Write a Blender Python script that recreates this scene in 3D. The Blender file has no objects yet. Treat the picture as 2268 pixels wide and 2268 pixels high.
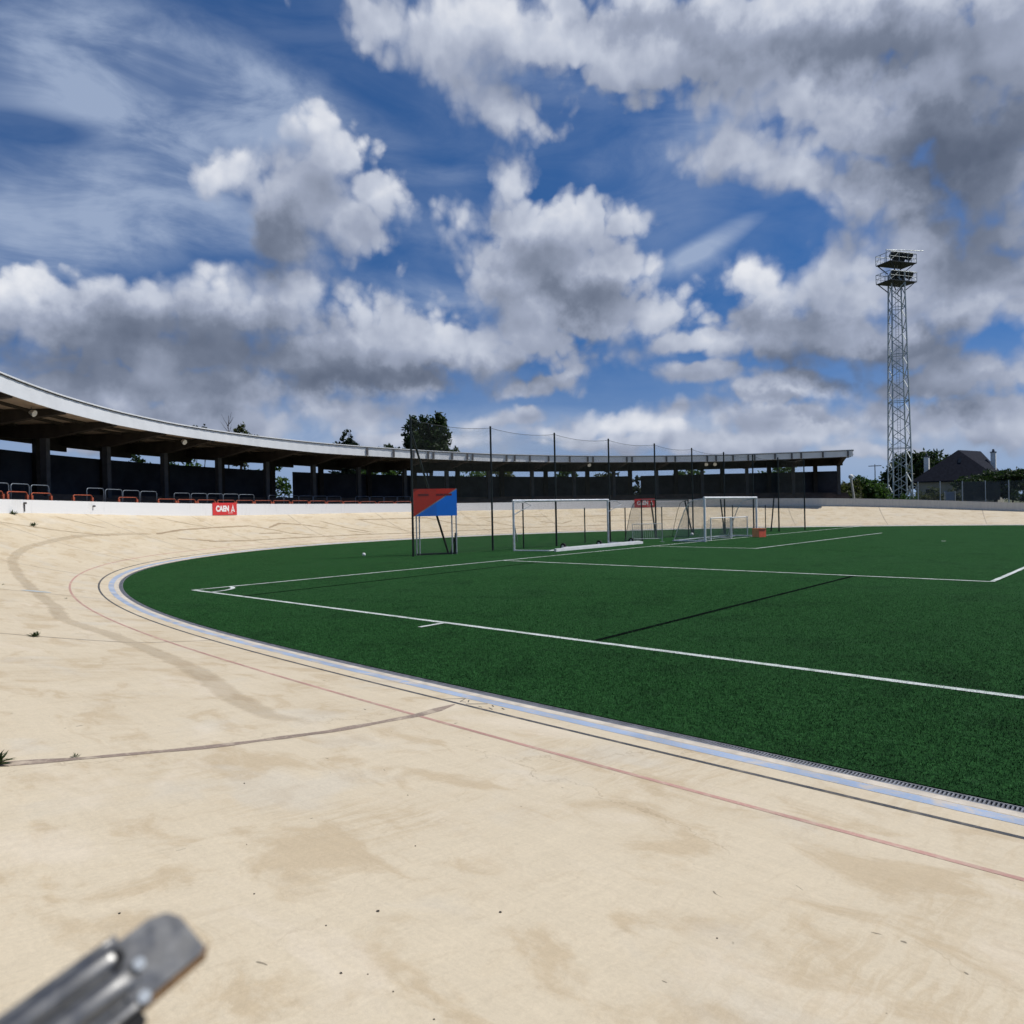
# ---------------------------------------------------------------- camera
import bpy, bmesh, math, random
import numpy as np
from mathutils import Vector, Matrix
C = bpy.context.scene.collection
SC = bpy.context.scene
cam_data = bpy.data.cameras.new('camera')
cam = bpy.data.objects.new('camera', cam_data); C.objects.link(cam)
cam_data.sensor_fit = 'HORIZONTAL'; cam_data.sensor_width = 36.0
cam_data.lens = 36.0 * 1656.5 / 2268
cam_data.clip_start = 0.02; cam_data.clip_end = 9000
YAW, PITCH, ROLL = 0.7401, -0.0048, -0.0206
EYE = Vector((-9.191, -20.206, 2.0746))
_f = Vector((math.cos(YAW)*math.cos(PITCH), math.sin(YAW)*math.cos(PITCH), math.sin(PITCH)))
_r = Vector((math.sin(YAW), -math.cos(YAW), 0)); _u = _r.cross(_f)
_r2 = _r*math.cos(ROLL) + _u*math.sin(ROLL); _u2 = -_r*math.sin(ROLL) + _u*math.cos(ROLL)
cam.matrix_world = Matrix(((_r2.x, _u2.x, -_f.x, EYE.x), (_r2.y, _u2.y, -_f.y, EYE.y), (_r2.z, _u2.z, -_f.z, EYE.z), (0, 0, 0, 1)))
cam_data.dof.use_dof = True; cam_data.dof.focus_distance = 8.0; cam_data.dof.aperture_fstop = 5.2
SC.camera = cam
SC.view_settings.view_transform = 'Standard'; SC.view_settings.look = 'None'
SC.view_settings.exposure = 0.0; SC.view_settings.gamma = 1.0; SC.view_settings.use_curve_mapping = False
# ---------------------------------------------------------------- sun and sky
SUN_EL = math.radians(57); SUN_DIR = Vector((0.72, -0.69, 0)).normalized()
sun_data = bpy.data.lights.new('sun', 'SUN'); sun = bpy.data.objects.new('sun', sun_data); C.objects.link(sun)
sun_data.energy = 4.05; sun_data.angle = math.radians(0.53); sun_data.color = (1.0, 0.965, 0.91)
_to = Vector((SUN_DIR.x*math.cos(SUN_EL), SUN_DIR.y*math.cos(SUN_EL), math.sin(SUN_EL)))
sun.rotation_euler = _to.to_track_quat('Z', 'Y').to_euler(); sun.location = (0, 0, 60)

class NT:
    """short-hand for building node trees"""
    def __init__(s, tree): s.t = tree; s.n = tree.nodes; s.l = tree.links
    def new(s, t, **k):
        n = s.n.new(t)
        for a, v in k.items(): setattr(n, a, v)
        return n
    def put(s, sock, v):
        if isinstance(v, bpy.types.NodeSocket): s.l.new(v, sock)
        elif v is not None: sock.default_value = v
    def m(s, op, a, b=None, c=None, clamp=False):
        n = s.new('ShaderNodeMath', operation=op, use_clamp=clamp)
        for i, v in enumerate((a, b, c)): s.put(n.inputs[i], v)
        return n.outputs[0]
    def v(s, op, a, b=None, out=0, scale=None):
        n = s.new('ShaderNodeVectorMath', operation=op)
        s.put(n.inputs[0], a); s.put(n.inputs[1], b)
        if scale is not None: s.put(n.inputs['Scale'], scale)
        return n.outputs['Value'] if op in ('LENGTH', 'DOT_PRODUCT', 'DISTANCE') else n.outputs[0]
    def noise(s, vec, scale, detail=4, rough=.5, dist=0.0, col=False, dims='3D', lac=2.0):
        n = s.new('ShaderNodeTexNoise', noise_dimensions=dims)
        s.put(n.inputs['Vector'], vec); s.put(n.inputs['Scale'], scale); s.put(n.inputs['Detail'], detail)
        s.put(n.inputs['Roughness'], rough); s.put(n.inputs['Distortion'], dist); s.put(n.inputs['Lacunarity'], lac)
        return n.outputs['Color'] if col else n.outputs['Fac']
    def ramp(s, x, lo, hi, a=0.0, b=1.0, smooth=True):
        n = s.new('ShaderNodeMapRange', interpolation_type='SMOOTHSTEP' if smooth else 'LINEAR', clamp=True)
        for i, v in enumerate((x, lo, hi, a, b)): s.put(n.inputs[i], v)
        return n.outputs[0]
    def mix(s, f, a, b, blend='MIX'):
        n = s.new('ShaderNodeMix', data_type='RGBA', blend_type=blend)
        s.put(n.inputs[0], f)
        for i, v in ((6, a), (7, b)):
            s.put(n.inputs[i], (*v, 1.0) if isinstance(v, tuple) and len(v) == 3 else v)
        return n.outputs[2]
    def mapping(s, vec, loc=(0, 0, 0), rot=(0, 0, 0), scale=(1, 1, 1), kind='POINT'):
        n = s.new('ShaderNodeMapping', vector_type=kind)
        s.put(n.inputs[0], vec); s.put(n.inputs[1], loc); s.put(n.inputs[2], rot); s.put(n.inputs[3], scale)
        return n.outputs[0]
    def xyz(s, x, y, z=0.0):
        n = s.new('ShaderNodeCombineXYZ')
        for i, v in enumerate((x, y, z)): s.put(n.inputs[i], v)
        return n.outputs[0]
    def sep(s, vec):
        n = s.new('ShaderNodeSeparateXYZ'); s.put(n.inputs[0], vec); return n.outputs

# clouds of the sky, each an ellipse at a compass bearing and elevation (radians, bearing measured
# clockwise from the 47.6 degree heading), with its two half sizes and tilt
CUMULUS=[(-0.2616,0.3903,0.0782,0.0559,-0.2437),(-0.2238,0.4389,0.0656,0.0551,0.0699),(-0.3447,0.4026,0.0702,0.029,0.1867),(-0.2054,0.3641,0.0837,0.0487,0.0507),(-0.2856,0.344,0.0429,0.0579,0.2006),(-0.1844,0.3921,0.0533,0.0386,0.0478),(-0.3326,0.2485,0.1906,0.0686,0.1962),(-0.0984,0.2165,0.2601,0.0656,-0.0999),(-0.5199,0.2153,0.1183,0.0572,0.0954),(-0.5685,0.2386,0.0592,0.0367,0.1227),(-0.4082,0.1622,0.3213,0.0372,-0.031),(-0.2359,0.2078,0.1732,0.0685,0.0273),(0.0288,0.2216,0.1009,0.0394,-0.1916),(0.0671,0.3563,0.1324,0.0579,-0.0398),(0.0836,0.3053,0.1592,0.0624,-0.2325),(0.0015,0.4187,0.0396,0.0324,-0.4673),(0.1866,0.2478,0.067,0.0236,-0.1965),(0.03,0.2747,0.0826,0.0638,-0.0268),(0.1209,0.2515,0.0997,0.0427,-0.0485),(0.3724,0.5386,0.4387,0.0572,-0.1147),(0.5194,0.4072,0.1827,0.0967,-0.3756),(0.3195,0.4169,0.1086,0.0363,-0.1388),(0.3873,0.3786,0.09,0.0319,-0.3883),(0.5652,0.3446,0.1297,0.0776,-0.0371),(0.4858,0.3557,0.1171,0.0568,-0.189),(0.5793,0.288,0.0788,0.0352,-0.1974),(0.4575,0.3499,0.0751,0.0362,-0.1763),(0.037,0.5576,0.2883,0.0496,-0.0938),(-0.0832,0.548,0.1693,0.0433,-0.5097),(-0.0143,0.4928,0.057,0.029,-0.6753),(0.2102,0.5378,0.1728,0.0543,0.0245),(-0.1724,0.5815,0.0706,0.0229,-0.4125),(0.403,0.2529,0.1461,0.0683,0.0559),(0.4951,0.2579,0.1343,0.0575,-0.0048),(0.3533,0.2117,0.1558,0.0407,-0.2342),(0.4547,0.1916,0.1418,0.0437,-0.1117),(0.5634,0.2354,0.12,0.0951,-0.1634),(0.2632,0.2098,0.0767,0.0222,0.0636),(0.323,0.2806,0.0573,0.0343,0.0619),(0.4846,0.2885,0.1606,0.0426,0.1705),(0.0382,0.1621,0.0568,0.018,0.2122),(0.063,0.1697,0.0257,0.016,-0.0305),(0.2491,0.1678,0.0821,0.0173,-0.0274),(0.3581,0.136,0.0809,0.0253,-0.0715),(0.3645,0.1466,0.0443,0.0185,-0.0765),(0.5361,0.1403,0.0952,0.0265,-0.0257),(0.4763,0.1309,0.0328,0.0161,-0.0893),(0.572,0.1422,0.0524,0.0303,-0.1137),(0.4074,0.4772,0.2042,0.0595,-0.1872),(0.5918,0.4482,0.0986,0.0922,-0.2739),(-0.459,0.2328,0.1187,0.0469,0.088),(-0.4252,0.1957,0.2878,0.0486,0.0235),(-0.552,0.1773,0.1339,0.038,0.082),(-0.2364,0.1879,0.2573,0.0433,-0.0471),(-0.5475,0.1453,0.1345,0.0347,0.0626),(-0.3285,0.1491,0.1807,0.0341,0.0278),(-0.1413,0.169,0.1349,0.0354,0.0031),(-0.4673,0.1095,0.2197,0.0284,0.0304),(-0.2176,0.1243,0.1484,0.0301,-0.0643),(-0.379,0.1184,0.2054,0.0338,-0.0133),(-0.0124,0.1161,0.069,0.0145,0.1187),(0.0162,0.1273,0.0202,0.0109,-0.0223),(0.1458,0.1082,0.1169,0.0216,-0.0361),(0.0617,0.1025,0.1098,0.0164,-0.0266),(0.2179,0.1155,0.0395,0.0195,-0.0461),(0.2006,0.0978,0.0663,0.0196,-0.0405),(0.3637,0.0978,0.1529,0.0272,-0.0948),(0.5088,0.0944,0.1759,0.0358,-0.0744),(0.3,0.0778,0.2007,0.0227,-0.0446),(0.1315,0.0878,0.18,0.0127,-0.0318),(-0.1151,0.0896,0.1358,0.0145,-0.0104),(0.4525,0.0605,0.1118,0.0115,-0.0518),(0.5762,0.0832,0.0585,0.0306,-0.0779)]
BELLY=[(0.54,0.3765,0.1205,0.0636,-0.1339,1),(0.4773,0.4922,0.1906,0.0379,-0.2929,0.6),(0.574,0.2671,0.0609,0.066,-0.1846,0.6),(-0.3336,0.2041,0.2232,0.0485,-0.0976,0.7),(-0.0784,0.1675,0.2481,0.0274,-0.0416,0.4),(-0.5466,0.1894,0.1193,0.0409,0.0873,0.55),(-0.3904,0.1535,0.3324,0.032,0.0333,0.35),(-0.2826,0.3352,0.0458,0.0485,0.0708,0.55),(0.0863,0.2695,0.0912,0.0326,-0.1707,0.6),(0.0313,0.3326,0.0424,0.0315,-0.028,0.35),(0.3659,0.2199,0.106,0.0312,-0.1884,0.5),(0.437,0.1688,0.1282,0.028,-0.0976,0.85),(0.3641,0.1206,0.0805,0.0195,-0.0668,0.4),(0.5092,0.1218,0.0867,0.0243,-0.0897,0.5),(0.2106,0.5529,0.1352,0.0249,-0.1088,0.3)]
VEIL=[(-0.4584,0.4959,0.2282,0.0737,-0.0538,0.75),(-0.2951,0.4791,0.201,0.0517,-0.1968,0.7),(-0.5169,0.3512,0.1846,0.0575,0.3535,0.9),(-0.3615,0.3492,0.1567,0.0361,-0.1017,0.6),(-0.5286,0.3,0.1384,0.0391,0.1388,0.8),(-0.5468,0.4137,0.081,0.0211,0.029,-0.6),(0.2078,0.4415,0.1677,0.0329,0.2337,0.45),(0.2655,0.3237,0.0818,0.0142,0.3709,0.6),(0.2384,0.3015,0.071,0.0228,0.3323,0.5),(-0.1231,0.358,0.1149,0.0381,-0.293,0.4),(0.0359,0.5188,0.337,0.0324,-0.1892,0.35),(-0.1111,0.2759,0.1515,0.0328,-0.1538,0.6),(-0.0515,0.4191,0.1194,0.0176,0.0744,0.3),(-0.2183,0.0936,0.5518,0.0514,-0.0056,0.9),(0.4236,0.0716,0.4019,0.0481,-0.0484,0.95),(-0.4881,0.425,0.2264,0.1184,0.0041,0.55),(0.2061,0.3658,0.1618,0.0759,0.3138,0.3)]

world = bpy.data.worlds.new('World'); SC.world = world; world.use_nodes = True
world.cycles.sampling_method = 'MANUAL'; world.cycles.sample_map_resolution = 512

def chain(T, acc, p):
    # each ellipse waits for the one before it, so that the shader never holds them all at once
    n = T.new('ShaderNodeVectorMath', operation='MULTIPLY_ADD')
    T.put(n.inputs[0], acc); n.inputs[1].default_value = (1e-9, 1e-9, 0); T.put(n.inputs[2], p)
    return n.outputs[0]

def ellipse_field(T, p, items, k=0.12):
    acc = None
    for e in items:
        if acc is not None: p = chain(T, acc, p)
        q = T.v('LENGTH', T.mapping(p, (e[0], e[1], 0), (0, 0, e[4]), (e[2], e[3], 1.0), 'TEXTURE'))
        if acc is None: acc = q
        else:
            n = T.new('ShaderNodeMath', operation='SMOOTH_MIN'); T.put(n.inputs[0], acc); T.put(n.inputs[1], q); n.inputs[2].default_value = k
            acc = n.outputs[0]
    return acc

def sum_field(T, p, items):
    acc = None
    for e in items:
        if acc is not None: p = chain(T, acc, p)
        q = T.v('LENGTH', T.mapping(p, (e[0], e[1], 0), (0, 0, e[4]), (e[2], e[3], 1.0), 'TEXTURE'))
        q = T.ramp(q, 1.35, 0.1, 0.0, e[5])
        acc = q if acc is None else T.m('ADD', acc, q)
    return acc

def cloud_group():
    g = bpy.data.node_groups.new('cumulus_density', 'ShaderNodeTree')
    g.interface.new_socket('P', in_out='INPUT', socket_type='NodeSocketVector')
    g.interface.new_socket('D', in_out='OUTPUT', socket_type='NodeSocketFloat')
    g.interface.new_socket('E', in_out='OUTPUT', socket_type='NodeSocketFloat')
    T = NT(g); gi = T.new('NodeGroupInput'); go = T.new('NodeGroupOutput')
    p = gi.outputs[0]
    w1 = T.v('SCALE', T.v('SUBTRACT', T.noise(p, 8.0, 6, .55, col=True, dims='2D'), (.5, .5, .5)), scale=0.045)
    pw = T.v('MULTIPLY', T.v('ADD', p, w1), (1, 1, 0))
    d = T.m('SUBTRACT', 1.0, ellipse_field(T, pw, CUMULUS, .28))
    # billows: cellular bumps on the edges, then fine fbm
    vo = T.new('ShaderNodeTexVoronoi', feature='F1', voronoi_dimensions='2D')
    T.put(vo.inputs['Vector'], pw); vo.inputs['Scale'].default_value = 17.0; vo.inputs['Detail'].default_value = 2.0
    vo.inputs['Roughness'].default_value = .55
    b = T.m('MULTIPLY', T.m('SUBTRACT', .45, vo.outputs['Distance']), .62)
    f = T.m('MULTIPLY', T.m('SUBTRACT', T.noise(p, 9.0, 9, .56, dims='2D'), .5), 1.0)
    d = T.m('ADD', d, b)
    T.put(go.inputs[1], d); T.put(go.inputs[0], T.m('ADD', d, f))
    return g

def build_world():
    T = NT(world.node_tree); T.n.clear()
    out = T.new('ShaderNodeOutputWorld')
    tc = T.new('ShaderNodeTexCoord'); d = T.v('NORMALIZE', tc.outputs['Generated'])
    fx = T.v('DOT_PRODUCT', d, (math.cos(YAW), math.sin(YAW), 0)); rx = T.v('DOT_PRODUCT', d, (math.sin(YAW), -math.cos(YAW), 0))
    dz = T.sep(d)[2]
    az = T.m('ARCTAN2', rx, fx); el = T.m('ARCSINE', dz)
    p = T.xyz(az, el, 0.0)
    sky = T.new('ShaderNodeTexSky', sky_type='NISHITA', sun_disc=False)
    sky.sun_elevation = SUN_EL; sky.sun_rotation = math.atan2(SUN_DIR.x, SUN_DIR.y)
    sky.altitude = 0; sky.air_density = 1.0; sky.dust_density = 0.0; sky.ozone_density = 4.0
    # clear air down to the horizon: the blue is taken a little higher up than where one looks
    lift = T.v('NORMALIZE', T.v('ADD', d, (0, 0, .16)))
    T.put(sky.inputs[0], lift)
    blue = T.v('MULTIPLY', sky.outputs[0], tuple(SKY_STRENGTH*c for c in SKY_TINT))
    cl = cloud_group()
    def dens(vec):
        n = T.new('ShaderNodeGroup'); n.node_tree = cl; T.put(n.inputs[0], vec); return n.outputs
    D0, E0 = dens(p); E1 = dens(T.v('ADD', p, (0.018, 0.042, 0)))[1]
    alpha = T.ramp(D0, -0.24, T.ramp(T.noise(p, 5.0, 2, .5, dims='2D'), .35, .65, .16, .55))
    lit = T.m('ADD', T.m('MULTIPLY', T.m('SUBTRACT', E0, E1), 0.33), T.m('MULTIPLY', T.m('SUBTRACT', D0, E0), -.12))
    thick = T.ramp(D0, 0.05, 1.1)
    bel = sum_field(T, T.v('ADD', p, T.v('SCALE', T.v('SUBTRACT', T.noise(p, 9.0, 5, .6, col=True, dims='2D'), (.5, .5, .5)), scale=.13)), BELLY)
    soft = T.noise(T.mapping(p, scale=(1, 1.2, 1)), 6.0, 5, .55, dims='2D')
    L = T.m('ADD', 0.73, lit)
    L = T.m('SUBTRACT', L, T.m('MULTIPLY', bel, 0.80))
    L = T.m('ADD', L, T.m('MULTIPLY', T.m('SUBTRACT', soft, .5), 0.48))
    L = T.m('SUBTRACT', L, T.m('MULTIPLY', thick, 0.12))
    L = T.ramp(L, -0.15, 1.15, smooth=False)
    cr = T.new('ShaderNodeValToRGB'); T.put(cr.inputs[0], L)
    el_ = cr.color_ramp.elements
    el_[0].position = 0.0; el_[0].color = (.105, .132, .195, 1)
    el_[1].position = 1.0; el_[1].color = (.79, .81, .86, 1)
    for pos, c in ((.3, (.178, .212, .292, 1)), (.62, (.34, .385, .50, 1)), (.82, (.54, .585, .69, 1))):
        e = el_.new(pos); e.color = c
    # thin high veil, streaked
    st = T.noise(T.mapping(p, rot=(0, 0, .12), scale=(1.2, 3.6, 1)), 5.0, 7, .6, .35, dims='2D')
    st2 = T.noise(p, 4.5, 4, .6, dims='2D')
    veil = sum_field(T, p, VEIL)
    va = T.m('MULTIPLY', T.m('MINIMUM', T.m('MAXIMUM', veil, 0.16), .92), T.ramp(T.m('ADD', T.m('MULTIPLY', st, .62), T.m('MULTIPLY', st2, .5)), .36, .72, 0.26, 1.0), clamp=True)
    va = T.m('MINIMUM', va, .80)
    base = T.mix(va, blue, (.385, .47, .635))
    base = T.mix(T.ramp(el, .22, -.01, 0, .8), base, (.33, .425, .59))
    col = T.mix(alpha, col_b := base, cr.outputs[0])
    bg = T.new('ShaderNodeBackground'); T.put(bg.inputs[0], col); bg.inputs[1].default_value = 1.0
    # the rest of the sky, out of view: broken cloud on the same blue
    fa = T.ramp(T.noise(d, 2.6, 6, .6), .53, .68)
    colf = T.mix(fa, T.mix(T.ramp(el, .2, -.01, .10, .8), blue, (.30, .37, .53)), (.46, .50, .59))
    bgf = T.new('ShaderNodeBackground'); T.put(bgf.inputs[0], colf)
    ms = T.new('ShaderNodeMixShader')
    side = T.m('MAXIMUM', T.ramp(T.m('ABSOLUTE', az), .74, .95), T.m('MAXIMUM', T.ramp(el, .66, .85), T.ramp(el, -.03, -.1)))
    T.put(ms.inputs[0], side); T.l.new(bg.outputs[0], ms.inputs[1]); T.l.new(bgf.outputs[0], ms.inputs[2])
    T.l.new(ms.outputs[0], out.inputs[0])
SKY_STRENGTH = 0.10; SKY_TINT = (.20, .52, .82)
build_world()

# ================================================================ helpers
rng = random.Random(7)
class MB:
    """collects polygons; build() links them as ONE mesh object"""
    def __init__(s): s.v = []; s.f = []; s.uv = []; s.smooth = False
    def quad(s, *pts):
        i = len(s.v); s.v += [tuple(p) for p in pts]; s.f.append(tuple(range(i, i+len(pts))))
    def beam(s, p, q, w, h, up=(0, 0, 1)):
        p = Vector(p); q = Vector(q); d = (q-p).normalized(); up = Vector(up)
        a = d.cross(up)
        if a.length < 1e-4: a = d.cross(Vector((1, 0, 0)))
        a.normalize(); b = a.cross(d)
        i = len(s.v)
        for c in (p, q):
            for x, y in ((-1, -1), (1, -1), (1, 1), (-1, 1)): s.v.append(tuple(c + a*x*w/2 + b*y*h/2))
        s.f += [tuple(i+k for k in t) for t in ((3, 2, 1, 0), (4, 5, 6, 7), (0, 1, 5, 4), (1, 2, 6, 5), (2, 3, 7, 6), (3, 0, 4, 7))]
    def box(s, c, size, rz=0.0):
        c = Vector(c); ax = Vector((math.cos(rz), math.sin(rz), 0))*size[0]/2
        s.beam(c-ax, c+ax, size[1], size[2])
    def tube(s, p, q, r, n=8, r2=None, cap=True):
        s.path([p, q], [r, r if r2 is None else r2], n, cap)
    def path(s, pts, r, n=8, cap=True):
        pts = [Vector(p) for p in pts]; rs = r if isinstance(r, (list, tuple)) else [r]*len(pts)
        i0 = len(s.v); ref = None
        for k, p in enumerate(pts):
            a = pts[max(k-1, 0)]; b = pts[min(k+1, len(pts)-1)]; d = (b-a).normalized()
            if ref is None:
                ref = d.cross(Vector((0, 0, 1)))
                if ref.length < 1e-3: ref = d.cross(Vector((1, 0, 0)))
            ref = (ref - d*ref.dot(d)).normalized(); o = d.cross(ref)
            for j in range(n):
                t = 2*math.pi*j/n; s.v.append(tuple(p + (ref*math.cos(t)+o*math.sin(t))*rs[k]))
        for k in range(len(pts)-1):
            for j in range(n):
                a = i0+k*n+j; b = i0+k*n+(j+1) % n; s.f.append((a, b, b+n, a+n))
        if cap:
            s.f.append(tuple(i0+j for j in reversed(range(n)))); s.f.append(tuple(i0+(len(pts)-1)*n+j for j in range(n)))
    def sweep(s, sections, closed=True, caps=True):
        m = len(sections[0]); i0 = len(s.v)
        for sec in sections: s.v += [tuple(p) for p in sec]
        for k in range(len(sections)-1):
            for j in range(m if closed else m-1):
                a = i0+k*m+j; b = i0+k*m+(j+1) % m; s.f.append((a, b, b+m, a+m))
        if caps and closed:
            s.f.append(tuple(i0+j for j in range(m))); s.f.append(tuple(i0+(len(sections)-1)*m+j for j in reversed(range(m))))
    def ball(s, c, r, n=12, sq=1.0):
        c = Vector(c); i0 = len(s.v); m = n//2
        for a in range(m+1):
            t = math.pi*a/m
            for b in range(n):
                u = 2*math.pi*b/n; s.v.append(tuple(c+Vector((math.sin(t)*math.cos(u)*r, math.sin(t)*math.sin(u)*r, math.cos(t)*r*sq))))
        for a in range(m):
            for b in range(n):
                p = i0+a*n+b; q = i0+a*n+(b+1) % n; s.f.append((p, p+n, q+n, q))
    def build(s, name, mat, parent=None, origin=(0, 0, 0), smooth=False, recalc=True):
        me = bpy.data.meshes.new(name); o = Vector(origin)
        me.from_pydata([tuple(Vector(p)-o) for p in s.v], [], s.f)
        if s.uv:
            l = me.uv_layers.new(name='UVMap')
            flat = np.empty(len(me.loops)*2, dtype=np.float32); vi = np.empty(len(me.loops), dtype=np.int32)
            me.loops.foreach_get('vertex_index', vi); flat[:] = np.array(s.uv, dtype=np.float32)[vi].ravel(); l.data.foreach_set('uv', flat)
        if recalc:
            bm = bmesh.new(); bm.from_mesh(me); bmesh.ops.remove_doubles(bm, verts=bm.verts, dist=1e-5) if not s.uv else None
            bmesh.ops.recalc_face_normals(bm, faces=bm.faces); bm.to_mesh(me); bm.free()
        if mat: me.materials.append(mat)
        if smooth: me.polygons.foreach_set('use_smooth', [True]*len(me.polygons))
        ob = bpy.data.objects.new(name, me); C.objects.link(ob)
        if parent: ob.parent = parent
        else: ob.location = o
        return ob
def tag(o, label=None, cat=None, group=None, kind=None):
    for k, v in (('label', label), ('category', cat), ('group', group), ('kind', kind)):
        if v: o[k] = v
    return o
def thing(name, label, cat, loc, group=None):
    o = bpy.data.objects.new(name, None); C.objects.link(o); o.location = loc; o.empty_display_size = .2
    return tag(o, label, cat, group)
def copy_thing(root, loc, rz, label):
    r = root.copy(); C.objects.link(r); r.location = loc; r.rotation_euler = (0, 0, rz); r['label'] = label
    for ch in list(root.children):
        c = ch.copy(); C.objects.link(c); c.parent = r
        for g in ch.children:
            d = g.copy(); C.objects.link(d); d.parent = c
    return r
ORD = ['', 'first', 'second', 'third', 'fourth', 'fifth', 'sixth', 'seventh', 'eighth', 'ninth', 'tenth', 'eleventh', 'twelfth', 'thirteenth', 'fourteenth',
       'fifteenth', 'sixteenth', 'seventeenth', 'eighteenth', 'nineteenth', 'twentieth', 'twenty first', 'twenty second', 'twenty third', 'twenty fourth', 'twenty fifth', 'twenty sixth', 'twenty seventh']

# ================================================================ materials
def principled(name, rough=.7, metal=0.0, spec=None):
    m = bpy.data.materials.new(name); m.use_nodes = True
    T = NT(m.node_tree); b = T.n['Principled BSDF']; b.inputs['Roughness'].default_value = rough; b.inputs['Metallic'].default_value = metal
    if spec is not None: b.inputs['Specular IOR Level'].default_value = spec
    return m, T, b
def plain(name, col, rough=.6, metal=0.0, var=.18, scale=6.0, bump=0.0, bscale=60.0, spec=.3):
    m, T, b = principled(name, rough, metal, spec)
    tc = T.new('ShaderNodeTexCoord').outputs['Object']
    n = T.noise(tc, scale, 5, .6)
    f = T.ramp(n, .25, .75, 1-var, 1+var)
    T.put(b.inputs['Base Color'], T.v('SCALE', (col[0], col[1], col[2]), scale=f))
    if bump:
        bp = T.new('ShaderNodeBump'); bp.inputs['Strength'].default_value = bump; bp.inputs['Distance'].default_value = .01
        T.put(bp.inputs['Height'], T.noise(tc, bscale, 4, .6)); T.put(b.inputs['Normal'], bp.outputs[0])
    return m

def mat_track():
    m, T, b = principled('track_resin_concrete', .75, 0, .25)
    uv0 = T.new('ShaderNodeTexCoord').outputs['UV']            # (metres along, metres across)
    uv = T.v('ADD', uv0, T.v('SCALE', T.v('SUBTRACT', T.noise(uv0, 2.2, 4, .6, col=True), (.5, .5, .5)), scale=.14))
    base = (.592, .505, .362)
    big = T.noise(uv, .55, 4, .55, .3); mid = T.noise(T.mapping(uv, scale=(1.0, 1.5, 1)), 1.3, 6, .62, .6)
    # brushed streaks: across the track near the viewer, and swirls
    st = T.noise(T.mapping(uv, rot=(0, 0, .35), scale=(9.0, 1.1, 1)), 1.6, 5, .62, 1.1)
    st2 = T.noise(T.mapping(uv, rot=(0, 0, -.5), scale=(1.0, 8.0, 1)), 2.0, 5, .62, .8)
    fine = T.noise(uv, 46.0, 4, .7); grain = T.noise(uv, 240.0, 2, .6)
    col = T.mix(T.m('MULTIPLY', T.ramp(mid, .50, .64), .78), base, (.490, .390, .252))
    col = T.mix(T.m('MULTIPLY', T.m('MULTIPLY', T.ramp(big, .44, .62), T.ramp(st, .40, .64)), .55), col, (.45, .355, .225))
    br = T.noise(T.mapping(uv, rot=(0, 0, .9), scale=(6.0, 1.6, 1)), 2.2, 6, .66, .5)
    br2 = T.noise(T.mapping(uv, rot=(0, 0, 2.0), scale=(5.5, 1.5, 1)), 2.0, 6, .66, .5)
    zone = T.ramp(T.noise(T.mapping(uv, (13, 4, 0)), .45, 3, .55), .44, .56)
    brush = T.m('ADD', T.m('MULTIPLY', br, zone), T.m('MULTIPLY', br2, T.m('SUBTRACT', 1.0, zone)))
    col = T.mix(T.m('MULTIPLY', T.ramp(brush, .52, .70), .30), col, (.455, .365, .24))
    col = T.mix(T.m('MULTIPLY', T.ramp(T.noise(T.mapping(uv, (7, 3, 0)), .85, 4, .55, .4), .54, .68), .38), col, (.555, .515, .43))
    col = T.mix(T.m('MULTIPLY', T.ramp(T.noise(T.mapping(uv, (31, 9, 0), scale=(.6, 1, 1)), 1.1, 5, .6, .5), .56, .70), .5), col, (.66, .575, .445))
    k = T.m('ADD', T.m('MULTIPLY', T.m('SUBTRACT', st, .5), .17), T.m('MULTIPLY', T.m('SUBTRACT', st2, .5), .17))
    k = T.m('ADD', k, T.m('MULTIPLY', T.m('SUBTRACT', fine, .5), .30))
    k = T.m('ADD', k, T.m('MULTIPLY', T.m('SUBTRACT', grain, .5), .26))
    k = T.m('ADD', 1.0, k)
    # small stains and pits
    pv = T.new('ShaderNodeTexVoronoi', feature='F1', voronoi_dimensions='2D'); T.put(pv.inputs['Vector'], T.v('ADD', uv, T.v('SCALE', T.noise(uv, 3, 2, .5, col=True), scale=.5))); pv.inputs['Scale'].default_value = 1.9
    pit = T.m('MULTIPLY', T.ramp(pv.outputs['Distance'], .012, .022, 1, 0), T.ramp(T.noise(uv, .9, 2, .5), .5, .6))
    col = T.v('SCALE', col, scale=k)
    col = T.mix(T.m('MULTIPLY', pit, .75), col, (.10, .085, .06))
    # hairline cracks
    cv = T.new('ShaderNodeTexVoronoi', feature='DISTANCE_TO_EDGE', voronoi_dimensions='2D')
    T.put(cv.inputs['Vector'], T.v('ADD', uv, T.v('SCALE', T.noise(uv, 1.2, 5, .65, col=True), scale=1.4))); cv.inputs['Scale'].default_value = .34
    cr = T.m('MULTIPLY', T.ramp(cv.outputs['Distance'], .001, .006, 1, 0), T.ramp(T.noise(T.mapping(uv, (3, 5, 0)), .5, 2, .5), .48, .62))
    col = T.mix(T.m('MULTIPLY', cr, .30), col, (.27, .20, .12))
    T.put(b.inputs['Base Color'], col)
    bp = T.new('ShaderNodeBump'); bp.inputs['Strength'].default_value = .25; bp.inputs['Distance'].default_value = .004
    T.put(bp.inputs['Height'], T.m('ADD', fine, T.m('MULTIPLY', grain, .6))); T.put(b.inputs['Normal'], bp.outputs[0])
    return m
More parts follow.
